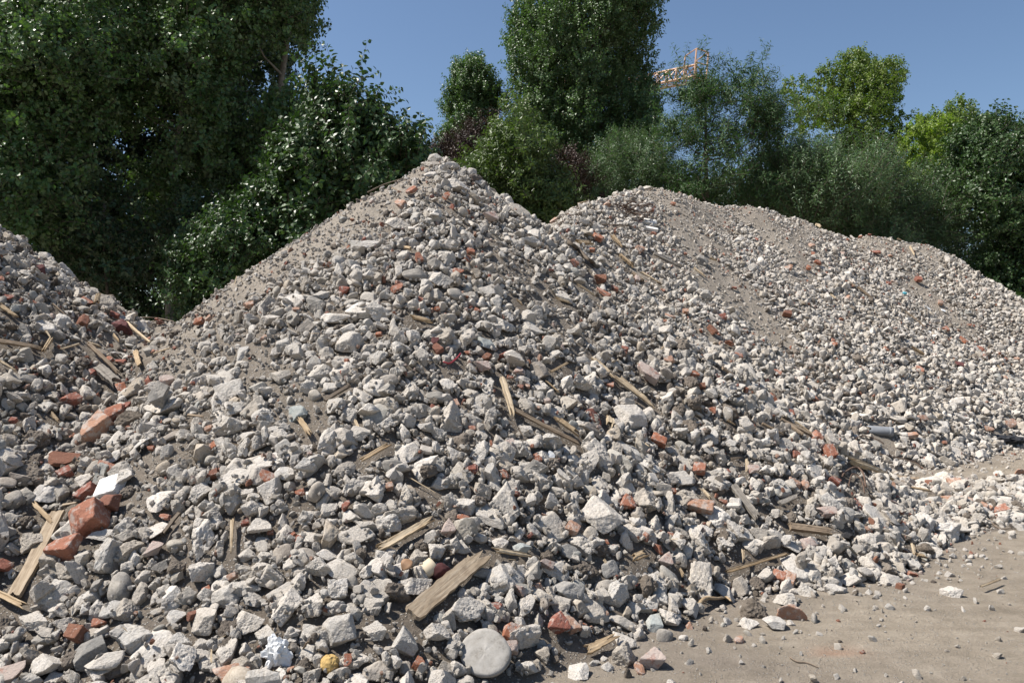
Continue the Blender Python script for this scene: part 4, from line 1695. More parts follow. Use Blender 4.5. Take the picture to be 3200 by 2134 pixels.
KEY = ['concrete', 'rock', 'clod', 'brick', 'slab']
CN = ['concrete_chunk', 'loose_stone', 'earth_clod', 'brick_fragment', 'concrete_slab']
CCAT = ['concrete chunk', 'stone', 'earth clod', 'brick', 'concrete slab']
CGRP = ['loose concrete chunks in the rubble', 'loose natural stones in the rubble', 'clods of brown earth in the rubble', 'broken brick pieces in the rubble', 'flat concrete slabs in the rubble']
SHAPEW = [['pale rough', 'lumpy grey', 'whitish pitted', 'blocky beige', 'grey crumbly', 'pale rounded'], ['brown', 'grey-brown', 'dull grey'], ['dark brown', 'crumbly brown'], ['orange', 'red', 'pale orange'], ['thin grey', 'flat pale']]
nrm_cache = {}
stone_r = np.random.default_rng(77)
EUL = stone_r.uniform(0, 2 * math.pi, (len(C), 3))
SCL = C[:, 3:4] * stone_r.uniform(.82, 1.2, (len(C), 3)) * np.array([1.28, 1.22, 1.18])
BT = ['brick_o', 'brick_r', 'brick_t', 'brick_p', 'brick_b']
TW = {'brick_o': 'orange', 'brick_r': 'red', 'brick_t': 'pale orange', 'brick_p': 'dusty pink', 'brick_b': 'brown'}
for t in np.where(solo)[0]:
    k = int(kk[t])
    lst = HI[KEY[k]]
    mat = None
    word = SHAPEW[k][int(t) % len(SHAPEW[k])]
    if k == 3:
        mn = BT[int(t) % 5]
        mat = M[mn]
        word = TW[mn]
    x, y, z, r = C[t]
    n = normal(x, y)
    tilt = .35 if k != 4 else .15
    n = n + stone_r.normal(size=3) * tilt
    n /= np.linalg.norm(n)
    sc = SCL[t] * (np.array([1.12, 1.12, 1.15]) if k != 4 else np.array([1.35, 1.3, 1.2]))
    if k == 3:
        sc = sc * np.array([1.1, 1.15, 1.15])
    o = place_mesh(CN[k], lst[int(stone_r.integers(len(lst)))], mat, frame_matrix((x, y, z), n, stone_r.uniform(0, 6.28), sc))
    o['category'] = CCAT[k]
    o['group'] = CGRP[k]
    note(o, float(sx_[t]), float(sy_[t]), float(size_px[t]), [CCAT[k], word, float(size_px[t]), 1])

# ------------------------------------------------------------------ instanced masses


def proto_collection(name, meshes):
    c = bpy.data.collections.new(name)
    for k, me in enumerate(meshes):
        o = bpy.data.objects.new('%s_shape_%02d' % (name, k), me)
        c.objects.link(o)
    return c


def gn_instances(name, pos, rot, scl, idx, coll, parent=None):
    me = bpy.data.meshes.new(name)
    n = len(pos)
    me.vertices.add(n)
    me.vertices.foreach_set('co', np.asarray(pos, np.float32).ravel())
    for nm, arr, ty in (('rot', rot, 'FLOAT_VECTOR'), ('scl', scl, 'FLOAT_VECTOR')):
        a = me.attributes.new(nm, ty, 'POINT')
        a.data.foreach_set('vector', np.asarray(arr, np.float32).ravel())
    a = me.attributes.new('idx', 'INT', 'POINT')
    a.data.foreach_set('value', np.asarray(idx, np.int32))
    o = bpy.data.objects.new(name, me)
    COL.objects.link(o)
    if parent is not None:
        o.parent = parent
    ng = bpy.data.node_groups.new(name, 'GeometryNodeTree')
    ng.interface.new_socket('Geometry', in_out='INPUT', socket_type='NodeSocketGeometry')
    ng.interface.new_socket('Geometry', in_out='OUTPUT', socket_type='NodeSocketGeometry')
    N = ng.nodes
    gi = N.new('NodeGroupInput')
    go = N.new('NodeGroupOutput')
    ip = N.new('GeometryNodeInstanceOnPoints')
    ci = N.new('GeometryNodeCollectionInfo')
    ci.inputs['Collection'].default_value = coll
    ci.inputs['Separate Children'].default_value = True
    ci.inputs['Reset Children'].default_value = True
    ip.inputs['Pick Instance'].default_value = True
    ng.links.new(gi.outputs[0], ip.inputs['Points'])
    ng.links.new(ci.outputs[0], ip.inputs['Instance'])
    for nm, ty, sock in (('idx', 'INT', 'Instance Index'), ('rot', 'FLOAT_VECTOR', 'Rotation'), ('scl', 'FLOAT_VECTOR', 'Scale')):
        na = N.new('GeometryNodeInputNamedAttribute')
        na.data_type = ty
        na.inputs['Name'].default_value = nm
        ng.links.new([s for s in na.outputs if s.enabled][0], ip.inputs[sock])
    ng.links.new(ip.outputs[0], go.inputs[0])
    md = o.modifiers.new('instances', 'NODES')
    md.node_group = ng
    return o


LOW = {
    'concrete': seq('rubble', ['concrete', 'angular'], 3, M['concrete'], 14, 1100),
    'rock': seq('stones', ['angular', 'cobble'], 3, M['rock'], 6, 1200),
    'clod': seq('clods', ['clod'], 3, M['clod'], 4, 1400),
    'slab': seq('slabs', ['slab'], 3, M['concrete'], 4, 1300),
    'brick': [rock_mesh('bricks', 1500 + k, 'brick', 3, M[BT[k % 5]]) for k in range(10)],
}
STUFFN = {'concrete': ('concrete_rubble', 'countless small pale concrete pieces covering the heaps', 'rubble'),
          'rock': ('stone_gravel', 'small brown and grey natural stones mixed through the rubble', 'gravel'),
          'clod': ('earth_crumbs', 'small brown crumbs of earth between the rubble pieces', 'earth'),
          'slab': ('concrete_flakes', 'thin flat flakes of broken concrete in the heaps', 'rubble'),
          'brick': ('brick_rubble', 'small orange and red brick crumbs scattered through the heaps', 'brick rubble')}
for k in range(5):
    c = np.where((kk == k) & ~solo)[0]
    key = KEY[k]
    coll = proto_collection(STUFFN[key][0], LOW[key])
    sc = SCL[c] * (np.array([1.25, 1.2, 1.1]) if k == 4 else 1.08)
    eul = EUL[c].copy()
    if k == 4:
        eul[:, 0] = stone_r.normal(.3, .35, len(c)); eul[:, 1] = stone_r.normal(0, .35, len(c))
    o = gn_instances(STUFFN[key][0], C[c, :3], eul, sc, stone_r.integers(0, len(LOW[key]), len(c)), coll)
    tag(o, STUFFN[key][1], STUFFN[key][2], kind='stuff')

# wood crumbs and straw scattered in the heaps
nW = 700
X, Y = visible_domain(nW * 6)
ok = (lookup(HEAPZ, X, Y) > .05) & lookup(back_ok, X, Y)
X, Y = X[ok][:nW], Y[ok][:nW]
Z = lookup(HM, X, Y) + .012


def chip(seed):
    r = np.random.default_rng(seed)
    V = [(-1, -.08, -.03), (-1 + .3 * r.random(), .08, -.03), (1, .06 * r.random(), -.03), (.8, -.09, -.03)]
    V += [(v[0] * .97, v[1], .04) for v in V]
    Fq = [(3, 2, 1, 0), (4, 5, 6, 7), (0, 1, 5, 4), (1, 2, 6, 5), (2, 3, 7, 6), (3, 0, 4, 7)]
    me = bpy.data.meshes.new('chip')
    me.from_pydata(V, [], Fq)
    me.materials.append(M[('wood_y', 'wood_l', 'wood_b')[seed % 3]])
    return me


coll = proto_collection('wood_chips', [chip(s) for s in range(6)])
rot = np.stack([mat_rng.normal(0.4, .4, len(X)), mat_rng.normal(0, .4, len(X)), mat_rng.uniform(0, 6.28, len(X))], 1)
ln = (.02 + .05 * mat_rng.random(len(X)) ** 2)[:, None]
o = gn_instances('wood_chip_litter', np.stack([X, Y, Z], 1), rot, np.hstack([ln, ln * mat_rng.uniform(.5, 1.4, (len(X), 1)), ln * .8]), mat_rng.integers(0, 6, len(X)), coll)
tag(o, 'small chips and straws of wood littering the heaps', 'wood chips', kind='stuff')

# ------------------------------------------------------------------ heaps and ground as surfaces


def spaced(segs):
    out = []
    for a, b, st in segs:
        n = max(1, int(round((b - a) / st)))
        out.extend(np.linspace(a, b, n, endpoint=False).tolist())
    out.append(segs[-1][1])
    return np.array(out)


hx = spaced([(-11, -7, .12), (-7, 5, .042), (5, 16, .075)])
hy = spaced([(2.2, 3, .08), (3, 10.5, .042), (10.5, 24, .075)])
AX, AY = np.meshgrid(hx, hy, indexing='ij')
AZ = height(AX, AY)
pa, pb, pc, pd = heap_parts(AX, AY)
own = np.argmax(np.stack([np.maximum(pa, pd), pb, pc]), 0)
ii, jj = np.meshgrid(np.arange(len(hx) - 1), np.arange(len(hy) - 1), indexing='ij')
idx = (ii * len(hy) + jj)
quad = np.stack([idx, idx + len(hy), idx + len(hy) + 1, idx + 1], -1).reshape(-1, 4)
zmax = np.maximum.reduce([AZ[:-1, :-1], AZ[1:, :-1], AZ[:-1, 1:], AZ[1:, 1:]]).ravel()
oq = own[:-1, :-1].ravel()
inr = (AX >= X0) & (AX < X1) & (AY >= Y0) & (AY < Y1)
sand_v = np.where(inr, lookup(SANDY, AX, AY), 0.4)
VV = np.stack([AX, AY, AZ], -1).reshape(-1, 3)
heap_info = [('tall pointed heap of pale concrete rubble in the middle of the yard', 'rubble heap'),
             ('lower darker heap with many bricks and slats beside the tall pointed one', 'rubble heap'),
             ('long rolling ridge of finer sandy rubble stretching behind the tall heap', 'rubble heap')]
for h in range(3):
    sel = quad[(oq == h) & (zmax > -0.028)]
    used, inv = np.unique(sel, return_inverse=True)
    me = bpy.data.meshes.new('rubble_heap')
    vv = VV[used]
    me.from_pydata(vv.tolist(), [], inv.reshape(-1, 4).tolist())
    me.polygons.foreach_set('use_smooth', [True] * len(me.polygons))
    a = me.attributes.new('sandy', 'FLOAT', 'POINT')
    a.data.foreach_set('value', sand_v.ravel()[used].astype(np.float32))
    me.materials.append(M['soil'])
    o = bpy.data.objects.new('rubble_heap', me)
    COL.objects.link(o)
    tag(o, heap_info[h][0], heap_info[h][1], 'heaps of demolition rubble')

ex = spaced([(-500, -60, 40), (-60, -12, 4), (-12, -2, .5), (-2, 10, .06), (10, 20, .4), (20, 60, 4), (60, 500, 40)])
ey = spaced([(-300, -20, 40), (-20, 1, 3), (1, 3, .3), (3, 14, .06), (14, 30, .6), (30, 90, 6), (90, 1500, 80)])
EX, EY = np.meshgrid(ex, ey, indexing='ij')
EZ = ground_h(EX, EY)
VV = np.stack([EX, EY, EZ], -1).reshape(-1, 3)
ii, jj = np.meshgrid(np.arange(len(ex) - 1), np.arange(len(ey) - 1), indexing='ij')
idx = ii * len(ey) + jj
quad = np.stack([idx, idx + len(ey), idx + len(ey) + 1, idx + 1], -1).reshape(-1, 4)
me = bpy.data.meshes.new('ground')
me.from_pydata(VV.tolist(), [], quad.tolist())
me.polygons.foreach_set('use_smooth', [True] * len(me.polygons))
inr = (EX >= X0) & (EX < X1) & (EY >= Y0) & (EY < Y1)
nf = np.where(inr, lookup(np.clip(blur, 0, 1), EX, EY), 0)
earth = np.clip(nf * 1.5 + .4 * fbm2(EX * 2, EY * 2, 3) * (nf > .02), 0, 1)
damp = np.exp(-(((EX - 1.3) / 1.1) ** 2 + ((EY - 3.75) / .45) ** 2)) * (0.8 + .6 * fbm2(EX * 3, EY * 3, 3))
earth = np.clip(earth + damp * .55, 0, 1)
far = (EY > 14) | (EX < -9)
earth = np.where(far, .9, earth)
st = hit(2625, 2045)
red = np.exp(-(((EX - st[0]) / .12) ** 2 + ((EY - st[1]) / .09) ** 2)) * np.clip(.3 + 1.0 * fbm2(EX * 9, EY * 9, 2), 0, .6)
for nm, arr in (('earth', earth), ('reddish', red)):
    a = me.attributes.new(nm, 'FLOAT', 'POINT')
    a.data.foreach_set('value', arr.ravel().astype(np.float32))
me.materials.append(M['ground'])
ground = bpy.data.objects.new('ground', me)
COL.objects.link(ground)
tag(ground, 'sandy beige dirt with faint tyre tracks', None, kind='structure')

# ------------------------------------------------------------------ trees


def leaf_poly(L, W, shape):
    """A leaf folded along its midrib; base at the origin, tip along +x."""
    if shape == 'broad':
        pr = [(0, 0), (.22, .46), (.5, .40), (.78, .2), (1, 0)]
    elif shape == 'lance':
        pr = [(0, 0), (.3, .5), (.65, .38), (1, 0)]
    else:
        pr = [(0, 0), (.35, .5), (.62, .42), (1, 0)]
    m = len(pr)
    V = [(x * L, 0, -.06 * L * x * x) for x, w in pr]
    V += [(x * L, w * W, .12 * W - .06 * L * x * x) for x, w in pr[1:-1]]
    V += [(x * L, -w * W, .12 * W - .06 * L * x * x) for x, w in pr[1:-1]]
    Fc = []
    for s, sg in ((m, 1), (m + m - 2, -1)):
        ids = [0] + [s + k for k in range(m - 2)] + [m - 1]
        for k in range(m - 1):
            q = [k, k + 1, ids[k + 1], ids[k]]
            q = list(dict.fromkeys(q))
            if len(q) >= 3:
                Fc.append(tuple(q if sg > 0 else q[::-1]))
    return np.array(V), Fc


LSPEC = {   # leaf length, width, shape, leaves per sprig, sprig length, droop
    'poplar': (.085, .085, 'broad', 18, .42, .6),
    'mulberry': (.11, .08, 'broad', 17, .46, .9),
    'walnut': (.13, .05, 'lance', 20, .40, 1.2),
    'locust': (.14, .028, 'lance', 22, .45, .9),
    'willow': (.09, .02, 'lance', 26, .42, .2),
    'maple': (.11, .10, 'broad', 14, .34, .6),
    'lime': (.11, .10, 'broad', 14, .34, .6),
    'plum': (.07, .045, 'mid', 18, .36, .5),
    'dark': (.09, .07, 'mid', 14, .40, .6),
}


def sprig(kind, seed, mat):
    L, W, shp, n, SL, droop = LSPEC[kind]
    r = np.random.default_rng(seed)
    V, Fc = [], []
    bend = r.normal(size=2) * .12
    def axis(t):
        return np.array([bend[0] * t * t * SL * 2, bend[1] * t * t * SL * 2, t * SL])
    tv, tf = tube([axis(t) for t in (0, .5, 1)], [.004, .003, .0015], 3, False)
    V.extend(tv); Fc.extend(tf)
    LV, LF = leaf_poly(L, W, shp)
    ntw = len(Fc)
    for k in range(n):
        t = .08 + .92 * (k + r.random() * .6) / n
        az = k * 2.4 + r.normal() * .5
        el = r.normal(.25, .35) - droop * r.random() * .7
        s = r.uniform(.7, 1.1) * (1 - .25 * t)
        M1 = (Matrix.Rotation(az, 4, 'Z') @ Matrix.Rotation(-el, 4, 'Y') @ Matrix.Rotation(r.normal() * .6, 4, 'X')).to_3x3()
        A = np.array(M1)
        pet = np.array(M1 @ Vector((.02, 0, 0)))
        P = (LV * s) @ A.T + axis(t) + pet
        o = len(V)
        V.extend(P)
        Fc.extend(tuple(i + o for i in f) for f in LF)
    me = bpy.data.meshes.new('sprig')
    me.from_pydata([tuple(map(float, v)) for v in V], [], Fc)
    me.materials.append(mat)
    me.materials.append(M['bark'])
    mi = np.zeros(len(Fc), np.int32)
    mi[:ntw] = 1
    me.polygons.foreach_set('material_index', mi)
    return me


SPRIGS = {}
for k in LSPEC:
    SPRIGS[k] = proto_collection(k + '_sprigs', [sprig(k, 31 * s + 7, LEAF[k]) for s in range(7)])


def inside(poly, x, y):
    c = False
    n = len(poly)
    for i in range(n):
        x0, y0 = poly[i]
        x1, y1 = poly[(i + 1) % n]
        if (y0 > y) != (y1 > y) and x < (x1 - x0) * (y - y0) / (y1 - y0) + x0:
            c = not c
    return c


def edge_dist(poly, x, y):
    b = 1e9
    n = len(poly)
    for i in range(n):
        x0, y0 = poly[i]
        x1, y1 = poly[(i + 1) % n]
        dx, dy = x1 - x0, y1 - y0
        t = max(0, min(1, ((x - x0) * dx + (y - y0) * dy) / (dx * dx + dy * dy + 1e-9)))
        b = min(b, math.hypot(x - x0 - t * dx, y - y0 - t * dy))
    return b


def tree(name, cat, label, kind, poly, d, depth, clump_m, n_clump, per, trunk_px, group, up=.4, trunk_r=.12, spikes=(), seed=0, scale=1.0, flat=1.0, bark='bark', gaps=0, limbs=14):
    """Crown grown inside an outline: clumps of leafy sprigs on limbs that leave the trunk, DEPTH metres thick."""
    r = np.random.default_rng(1000 + seed)
    xs = [p[0] for p in poly]
    ys = [p[1] for p in poly]
    cl = []
    cx = sum(xs) / len(xs)
    rp = clump_m * F / d
    tries = 0
    maxd = max(edge_dist(poly, r.uniform(min(xs), max(xs)), r.uniform(min(ys), max(ys))) for _ in range(60)) + 1
    while len(cl) < n_clump and tries < n_clump * 60:
        tries += 1
        x, y = r.uniform(min(xs), max(xs)), r.uniform(min(ys), max(ys))
        if not inside(poly, x, y):
            continue
        if gaps and float(noise2(np.array([x * d / 2600 + seed * 7.1]), np.array([y * d / 2600 + seed * 3.3]))[0]) < gaps:
            continue
        e = edge_dist(poly, x, y)
        rr_ = rp * r.uniform(.6, 1.25)
        if e < rr_ * .55:
            rr_ = max(e / .62, rp * .3)
        th = depth * math.sqrt(max(0.05, min(1, e / maxd * 1.6)))
        dd = d + r.uniform(-1, 1) * th * .5
        dd += 0
        cl.append((x, y, dd, rr_))
    base = np.array([(trunk_px - 1600) / F * d, d, 0.0])
    root = empty(name, base)
    tag(root, label, cat, group)
    P, R_, S = [], [], []
    for x, y, dd, rr_ in cl:
        c = at(x, y, dd)
        rad = rr_ * dd / F
        m = max(5, int(per * 1.15 * (rad / clump_m) ** 2))
        v = r.normal(size=(m, 3))
        v /= np.linalg.norm(v, axis=1)[:, None]
        rr2 = r.uniform(.35, 1.0, m) ** .6
        pos = c + v * rr2[:, None] * rad * np.array([1, 1, flat])
        dirv = v * .8 + np.array([0, 0, up]) + r.normal(size=(m, 3)) * .3
        P.append(pos - dirv * .0)
        R_.append(dirv)
    for sx, sy, ex_, ey_ in spikes:      # long shoots that stand out of the outline
        m = max(4, int(math.hypot(ex_ - sx, ey_ - sy) * d / F / .10))
        t = np.linspace(0, 1, m)[:, None]
        a, b = at(sx, sy, d), at(ex_, ey_, d)
        pos = a + (b - a) * t + r.normal(size=(m, 3)) * .05
        dirv = (b - a) / np.linalg.norm(b - a) + r.normal(size=(m, 3)) * .35
        P.append(pos)
        R_.append(np.repeat(dirv, 1, 0))
    P = np.vstack(P)
    Dv = np.vstack(R_)
    Dv /= np.linalg.norm(Dv, axis=1)[:, None]
    keepz = P[:, 2] > 0.15
    P, Dv = P[keepz], Dv[keepz]
    th = np.arccos(np.clip(Dv[:, 2], -1, 1))
    ph = np.arctan2(Dv[:, 1], Dv[:, 0])
    rot = np.stack([np.zeros(len(P)), th, ph], 1)
    sc = r.uniform(.8, 1.25, (len(P), 1)) * scale * np.ones((1, 3))
    crown = empty_crown = None
    o = gn_instances('crown', P - base, rot, sc, r.integers(0, 7, len(P)), SPRIGS[kind], root)
    o['kind'] = 'stuff'
    # trunk and limbs
    topc = min(cl, key=lambda c: c[1])
    zt = at(topc[0], topc[1], d)[2] * .93
    tx = at(topc[0], topc[1], d)[0]
    pts = []
    for t in np.linspace(0, 1, 9):
        pts.append(np.array([(tx - base[0]) * t ** 1.6 + .10 * math.sin(t * 5 + seed), .10 * math.sin(t * 4), zt * t]))
    V, Fc = tube(pts, [trunk_r * (1 - .85 * t) + .012 for t in np.linspace(0, 1, 9)], 8)
    mesh_obj('trunk', V, Fc, M[bark], root, smooth=True)
    order = sorted(range(len(cl)), key=lambda q: -cl[q][3])[:limbs]
    for q in order:
        x, y, dd, rr_ = cl[q]
        e = at(x, y, dd) - base
        f = max(.12, min(.9, (e[2] - .55 * math.hypot(e[0], e[1])) / zt))
        k = f * 8
        i = int(min(7, k))
        s = pts[i] + (pts[i + 1] - pts[i]) * (k - i)
        mid = s + (e - s) * .5 + np.array([0, 0, -.12 * np.linalg.norm(e - s)])
        r0 = max(.015, trunk_r * .38 * (1 - f * .6))
        V, Fc = tube([s, s + (mid - s) * .5, mid, mid + (e - mid) * .55, e], [r0, r0 * .85, r0 * .65, r0 * .45, r0 * .25], 6)
        mesh_obj('limb', V, Fc, M[bark], root, smooth=True)
    return root


GL = 'trees along the shaded edge of the yard'
GR = 'trees beyond the rubble heaps'
tree('poplar_tree', 'tree', 'tall light-leaved poplar filling the corner above the brick-strewn side heap', 'poplar',
     [(-300, -150), (300, -170), (350, -100), (370, 60), (320, 300), (330, 430), (230, 560), (190, 760), (60, 900), (-300, 980)], 13.2, 2.8, .40, 230, 20, -130, GL, seed=1, trunk_r=.12, bark='bark')
tree('poplar_tree', 'tree', 'dark poplar with a slim pale trunk showing in the shade beneath its crown', 'poplar',
     [(300, -230), (720, -230), (730, 0), (720, 300), (700, 470), (620, 600), (560, 690), (440, 640), (400, 500), (330, 300)], 14.6, 2.8, .38, 150, 20, 512, GL, seed=2, gaps=-.14, trunk_r=.085, bark='barkpale')
tree('poplar_tree', 'tree', 'tall poplar whose outer edge stands against the open sky above the mulberry', 'poplar',
     [(650, -230), (930, -230), (940, -20), (965, 60), (960, 190), (925, 260), (940, 420), (860, 620), (740, 660), (650, 500), (660, 150)], 15.6, 2.4, .36, 150, 24, 800, GL, seed=3, gaps=-.15, trunk_r=.14, bark='barkpale')
tree('mulberry_tree', 'tree', 'broad mulberry with long upright shoots sloping down behind the sandy flank', 'mulberry',
     [(960, 400), (985, 300), (1020, 280), (1060, 320), (1110, 330), (1150, 390), (1190, 400), (1240, 450), (1300, 500), (1330, 560), (1250, 640), (1000, 820), (800, 960), (640, 1010), (600, 930), (640, 810), (730, 740), (800, 640), (880, 540)],
     12.6, 1.8, .30, 170, 26, 905, GL, up=.7, seed=4, trunk_r=.08,
     spikes=[(1090, 330, 1112, 232), (1070, 330, 1060, 260), (1170, 400, 1196, 315), (1180, 420, 1160, 345), (1240, 470, 1260, 400), (1010, 270, 1000, 225), (1290, 500, 1300, 430), (1010, 290, 985, 235)])
tree('leafy_bush', 'bush', 'low dense bush at the foot of the mulberry behind the gravel saddle', 'mulberry',
     [(560, 800), (640, 720), (760, 700), (800, 800), (720, 940), (600, 1010), (560, 960)], 11.8, 1.2, .26, 50, 20, 660, GL, up=.5, seed=5, trunk_r=.03, scale=.75, limbs=6)
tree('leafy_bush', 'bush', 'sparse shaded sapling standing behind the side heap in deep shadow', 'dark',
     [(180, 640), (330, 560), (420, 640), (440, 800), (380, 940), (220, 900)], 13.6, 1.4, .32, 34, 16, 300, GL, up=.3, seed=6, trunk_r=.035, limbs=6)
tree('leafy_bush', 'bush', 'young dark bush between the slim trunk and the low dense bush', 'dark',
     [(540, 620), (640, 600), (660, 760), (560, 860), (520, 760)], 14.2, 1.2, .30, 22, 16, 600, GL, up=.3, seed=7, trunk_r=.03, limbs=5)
tree('poplar_tree', 'tree', 'small pointed poplar alone in the sky gap beside the giant one', 'poplar',
     [(1390, 600), (1372, 430), (1385, 350), (1395, 280), (1430, 235), (1470, 178), (1485, 180), (1510, 240), (1545, 275), (1568, 330), (1545, 390), (1550, 500), (1520, 620)],
     27, 1.8, .34, 95, 34, 1470, GR, up=1.0, seed=8, trunk_r=.12, flat=1.3, limbs=8)
tree('plum_tree', 'tree', 'dark purple-leaved plum under the small pointed poplar', 'plum',
     [(1345, 470), (1400, 440), (1480, 380), (1560, 360), (1640, 420), (1660, 600), (1500, 640), (1380, 560)], 22, 1.8, .38, 60, 26, 1500, GR, seed=9, trunk_r=.07, limbs=6)
tree('walnut_tree', 'tree', 'yellowish green walnut with drooping leaves in the notch between the heaps', 'walnut',
     [(1440, 560), (1480, 470), (1560, 420), (1580, 350), (1620, 335), (1680, 400), (1720, 520), (1790, 570), (1790, 650), (1750, 730), (1620, 760), (1500, 640)],
     19.5, 1.8, .36, 80, 26, 1640, GR, up=.2, seed=10, trunk_r=.09, limbs=8)
tree('poplar_tree', 'tree', 'giant dense poplar towering over the notch between the two heaps', 'poplar',
     [(1640, -700), (1980, -700), (2040, -60), (2066, 40), (2040, 90), (2030, 170), (2045, 260), (2080, 320), (2050, 380), (2030, 480), (1990, 600), (1800, 640), (1700, 560), (1630, 400), (1606, 250), (1592, 130), (1612, 20)],
     26, 3.6, .44, 400, 44, 1860, GR, up=.9, seed=11, trunk_r=.30, flat=1.7, limbs=22)
tree('plum_tree', 'tree', 'second purple-leaved plum tucked between the walnut and the giant poplar', 'plum',
     [(1690, 580), (1750, 480), (1850, 520), (1900, 640), (1820, 720), (1700, 700)], 20.8, 1.4, .32, 34, 22, 1790, GR, seed=12, trunk_r=.05, limbs=5)
tree('leafy_shrub', 'shrub', 'glossy narrow-leaved shrub right behind the crest of the second heap', 'willow',
     [(1800, 640), (1850, 500), (1950, 420), (2060, 430), (2130, 540), (2120, 680), (1850, 720)], 21.5, 1.8, .36, 80, 30, 1970, GR, seed=13, trunk_r=.05, limbs=6)
tree('locust_tree', 'tree', 'feathery honey locust with arching sprays crossing the crane', 'locust',
     [(2060, 660), (2090, 520), (2070, 430), (2120, 350), (2150, 260), (2220, 240), (2300, 240), (2370, 230), (2400, 300), (2440, 370), (2480, 450), (2470, 640), (2300, 680)],
     20.5, 2.0, .30, 95, 20, 2250, GR, up=.5, seed=14, trunk_r=.10, limbs=24,
     spikes=[(2150, 290, 2085, 225), (2140, 320, 2075, 285), (2170, 260, 2140, 190), (2160, 270, 2120, 200), (2130, 350, 2090, 250), (2200, 250, 2195, 165), (2200, 170, 2260, 195), (2300, 260, 2340, 200), (2360, 260, 2390, 165), (2300, 240, 2270, 190), (2110, 420, 2060, 350), (2420, 350, 2425, 290)])
tree('leafy_bush', 'bush', 'dark dense bush between the honey locust and the silvery willow bush', 'dark',
     [(2250, 680), (2300, 560), (2400, 440), (2500, 430), (2560, 560), (2560, 720), (2400, 720)], 22, 1.8, .38, 60, 24, 2420, GR, seed=15, trunk_r=.06, limbs=6)
tree('willow_bush', 'bush', 'big silvery green willow bush rising behind the rolling ridge', 'willow',
     [(2440, 560), (2460, 440), (2510, 370), (2560, 400), (2640, 360), (2720, 440), (2790, 520), (2840, 640), (2880, 780), (2820, 840), (2640, 780), (2460, 700)],
     20.8, 2.8, .40, 170, 20, 2640, GR, scale=1.25, up=1.0, seed=16, gaps=-.2, trunk_r=.09, limbs=10, spikes=[(2500, 400, 2495, 320), (2540, 400, 2550, 340), (2640, 380, 2645, 325), (2600, 390, 2600, 345)])
tree('willow_bush', 'bush', 'small dark silvery bush low at the far end of the ridge', 'willow',
     [(2720, 620), (2830, 540), (2900, 560), (2960, 660), (2980, 800), (2880, 860), (2760, 800)], 21.6, 1.6, .36, 70, 18, 2860, GR, scale=1.25, up=.8, seed=17, trunk_r=.05, limbs=6)
tree('maple_tree', 'tree', 'wide yellow-green maple crown highest above the ridge', 'maple',
     [(2455, 300), (2480, 250), (2530, 225), (2600, 220), (2625, 180), (2700, 165), (2730, 205), (2790, 200), (2830, 240), (2830, 310), (2890, 330), (2880, 400), (2820, 470), (2760, 560), (2560, 560), (2500, 420)],
     33, 4.5, .52, 125, 24, 2680, GR, up=.3, seed=18, gaps=-.3, trunk_r=.22, limbs=20)
tree('maple_tree', 'tree', 'smaller round maple standing apart down the slope of crowns', 'maple',
     [(2870, 420), (2900, 360), (2950, 325), (3010, 325), (3040, 370), (3085, 370), (3085, 420), (3040, 520), (2960, 560), (2880, 540)], 31, 3, .46, 62, 24, 2980, GR, up=.3, seed=19, trunk_r=.16, limbs=10)
tree('lime_green_tree', 'tree', 'bright lime-green crown squeezed between the two maples', 'lime',
     [(2840, 420), (2880, 385), (2960, 380), (2990, 450), (2980, 560), (2920, 660), (2840, 640), (2800, 520)], 27.5, 2.2, .40, 62, 24, 2900, GR, up=.3, seed=20, trunk_r=.10, limbs=8)
tree('mulberry_tree', 'tree', 'large glossy mulberry whose leaves hang over the far end of the ridge', 'mulberry',
     [(2900, 660), (2940, 520), (2990, 450), (3060, 400), (3130, 395), (3200, 440), (3500, 600), (3560, 1100), (3200, 1080), (3060, 900), (2960, 800)],
     21.8, 3.2, .42, 230, 28, 3200, GR, up=.4, seed=21, gaps=-.25, trunk_r=.14, spikes=[(3110, 410, 3120, 360), (3060, 420, 3050, 380)])
tree('locust_tree', 'tree', 'feathery pale locust partly cut off at the picture edge', 'locust',
     [(3120, 440), (3150, 395), (3190, 385), (3340, 360), (3460, 560), (3300, 640), (3160, 560)], 28, 2, .42, 60, 24, 3260, GR, up=.4, seed=22, trunk_r=.10, limbs=8)
# the dense thicket closing the view behind the shaded trees, and another behind the heaps


def thicket(name, label, poly, d, depth, n_clump, per, seed, kind='dark'):
    r = np.random.default_rng(seed)
    xs = [p[0] for p in poly]; ys = [p[1] for p in poly]
    P, Dv = [], []
    while len(P) < n_clump:
        x, y = r.uniform(min(xs), max(xs)), r.uniform(min(ys), max(ys))
        if not inside(poly, x, y):
            continue
        c = at(x, y, d + r.uniform(-1, 1) * depth / 2)
        v = r.normal(size=(per, 3)); v /= np.linalg.norm(v, axis=1)[:, None]
        P.append(c + v * r.uniform(.3, 1, (per, 1)) * .6)
        Dv.append(v + np.array([0, 0, .4]))
    P = np.vstack(P); Dv = np.vstack(Dv); Dv /= np.linalg.norm(Dv, axis=1)[:, None]
    k = P[:, 2] > .1
    P, Dv = P[k], Dv[k]
    rot = np.stack([np.zeros(len(P)), np.arccos(Dv[:, 2].clip(-1, 1)), np.arctan2(Dv[:, 1], Dv[:, 0])], 1)
    o = gn_instances(name, P, rot, np.full((len(P), 3), 1.3), r.integers(0, 7, len(P)), SPRIGS[kind])
    return tag(o, label, 'undergrowth', kind='stuff')


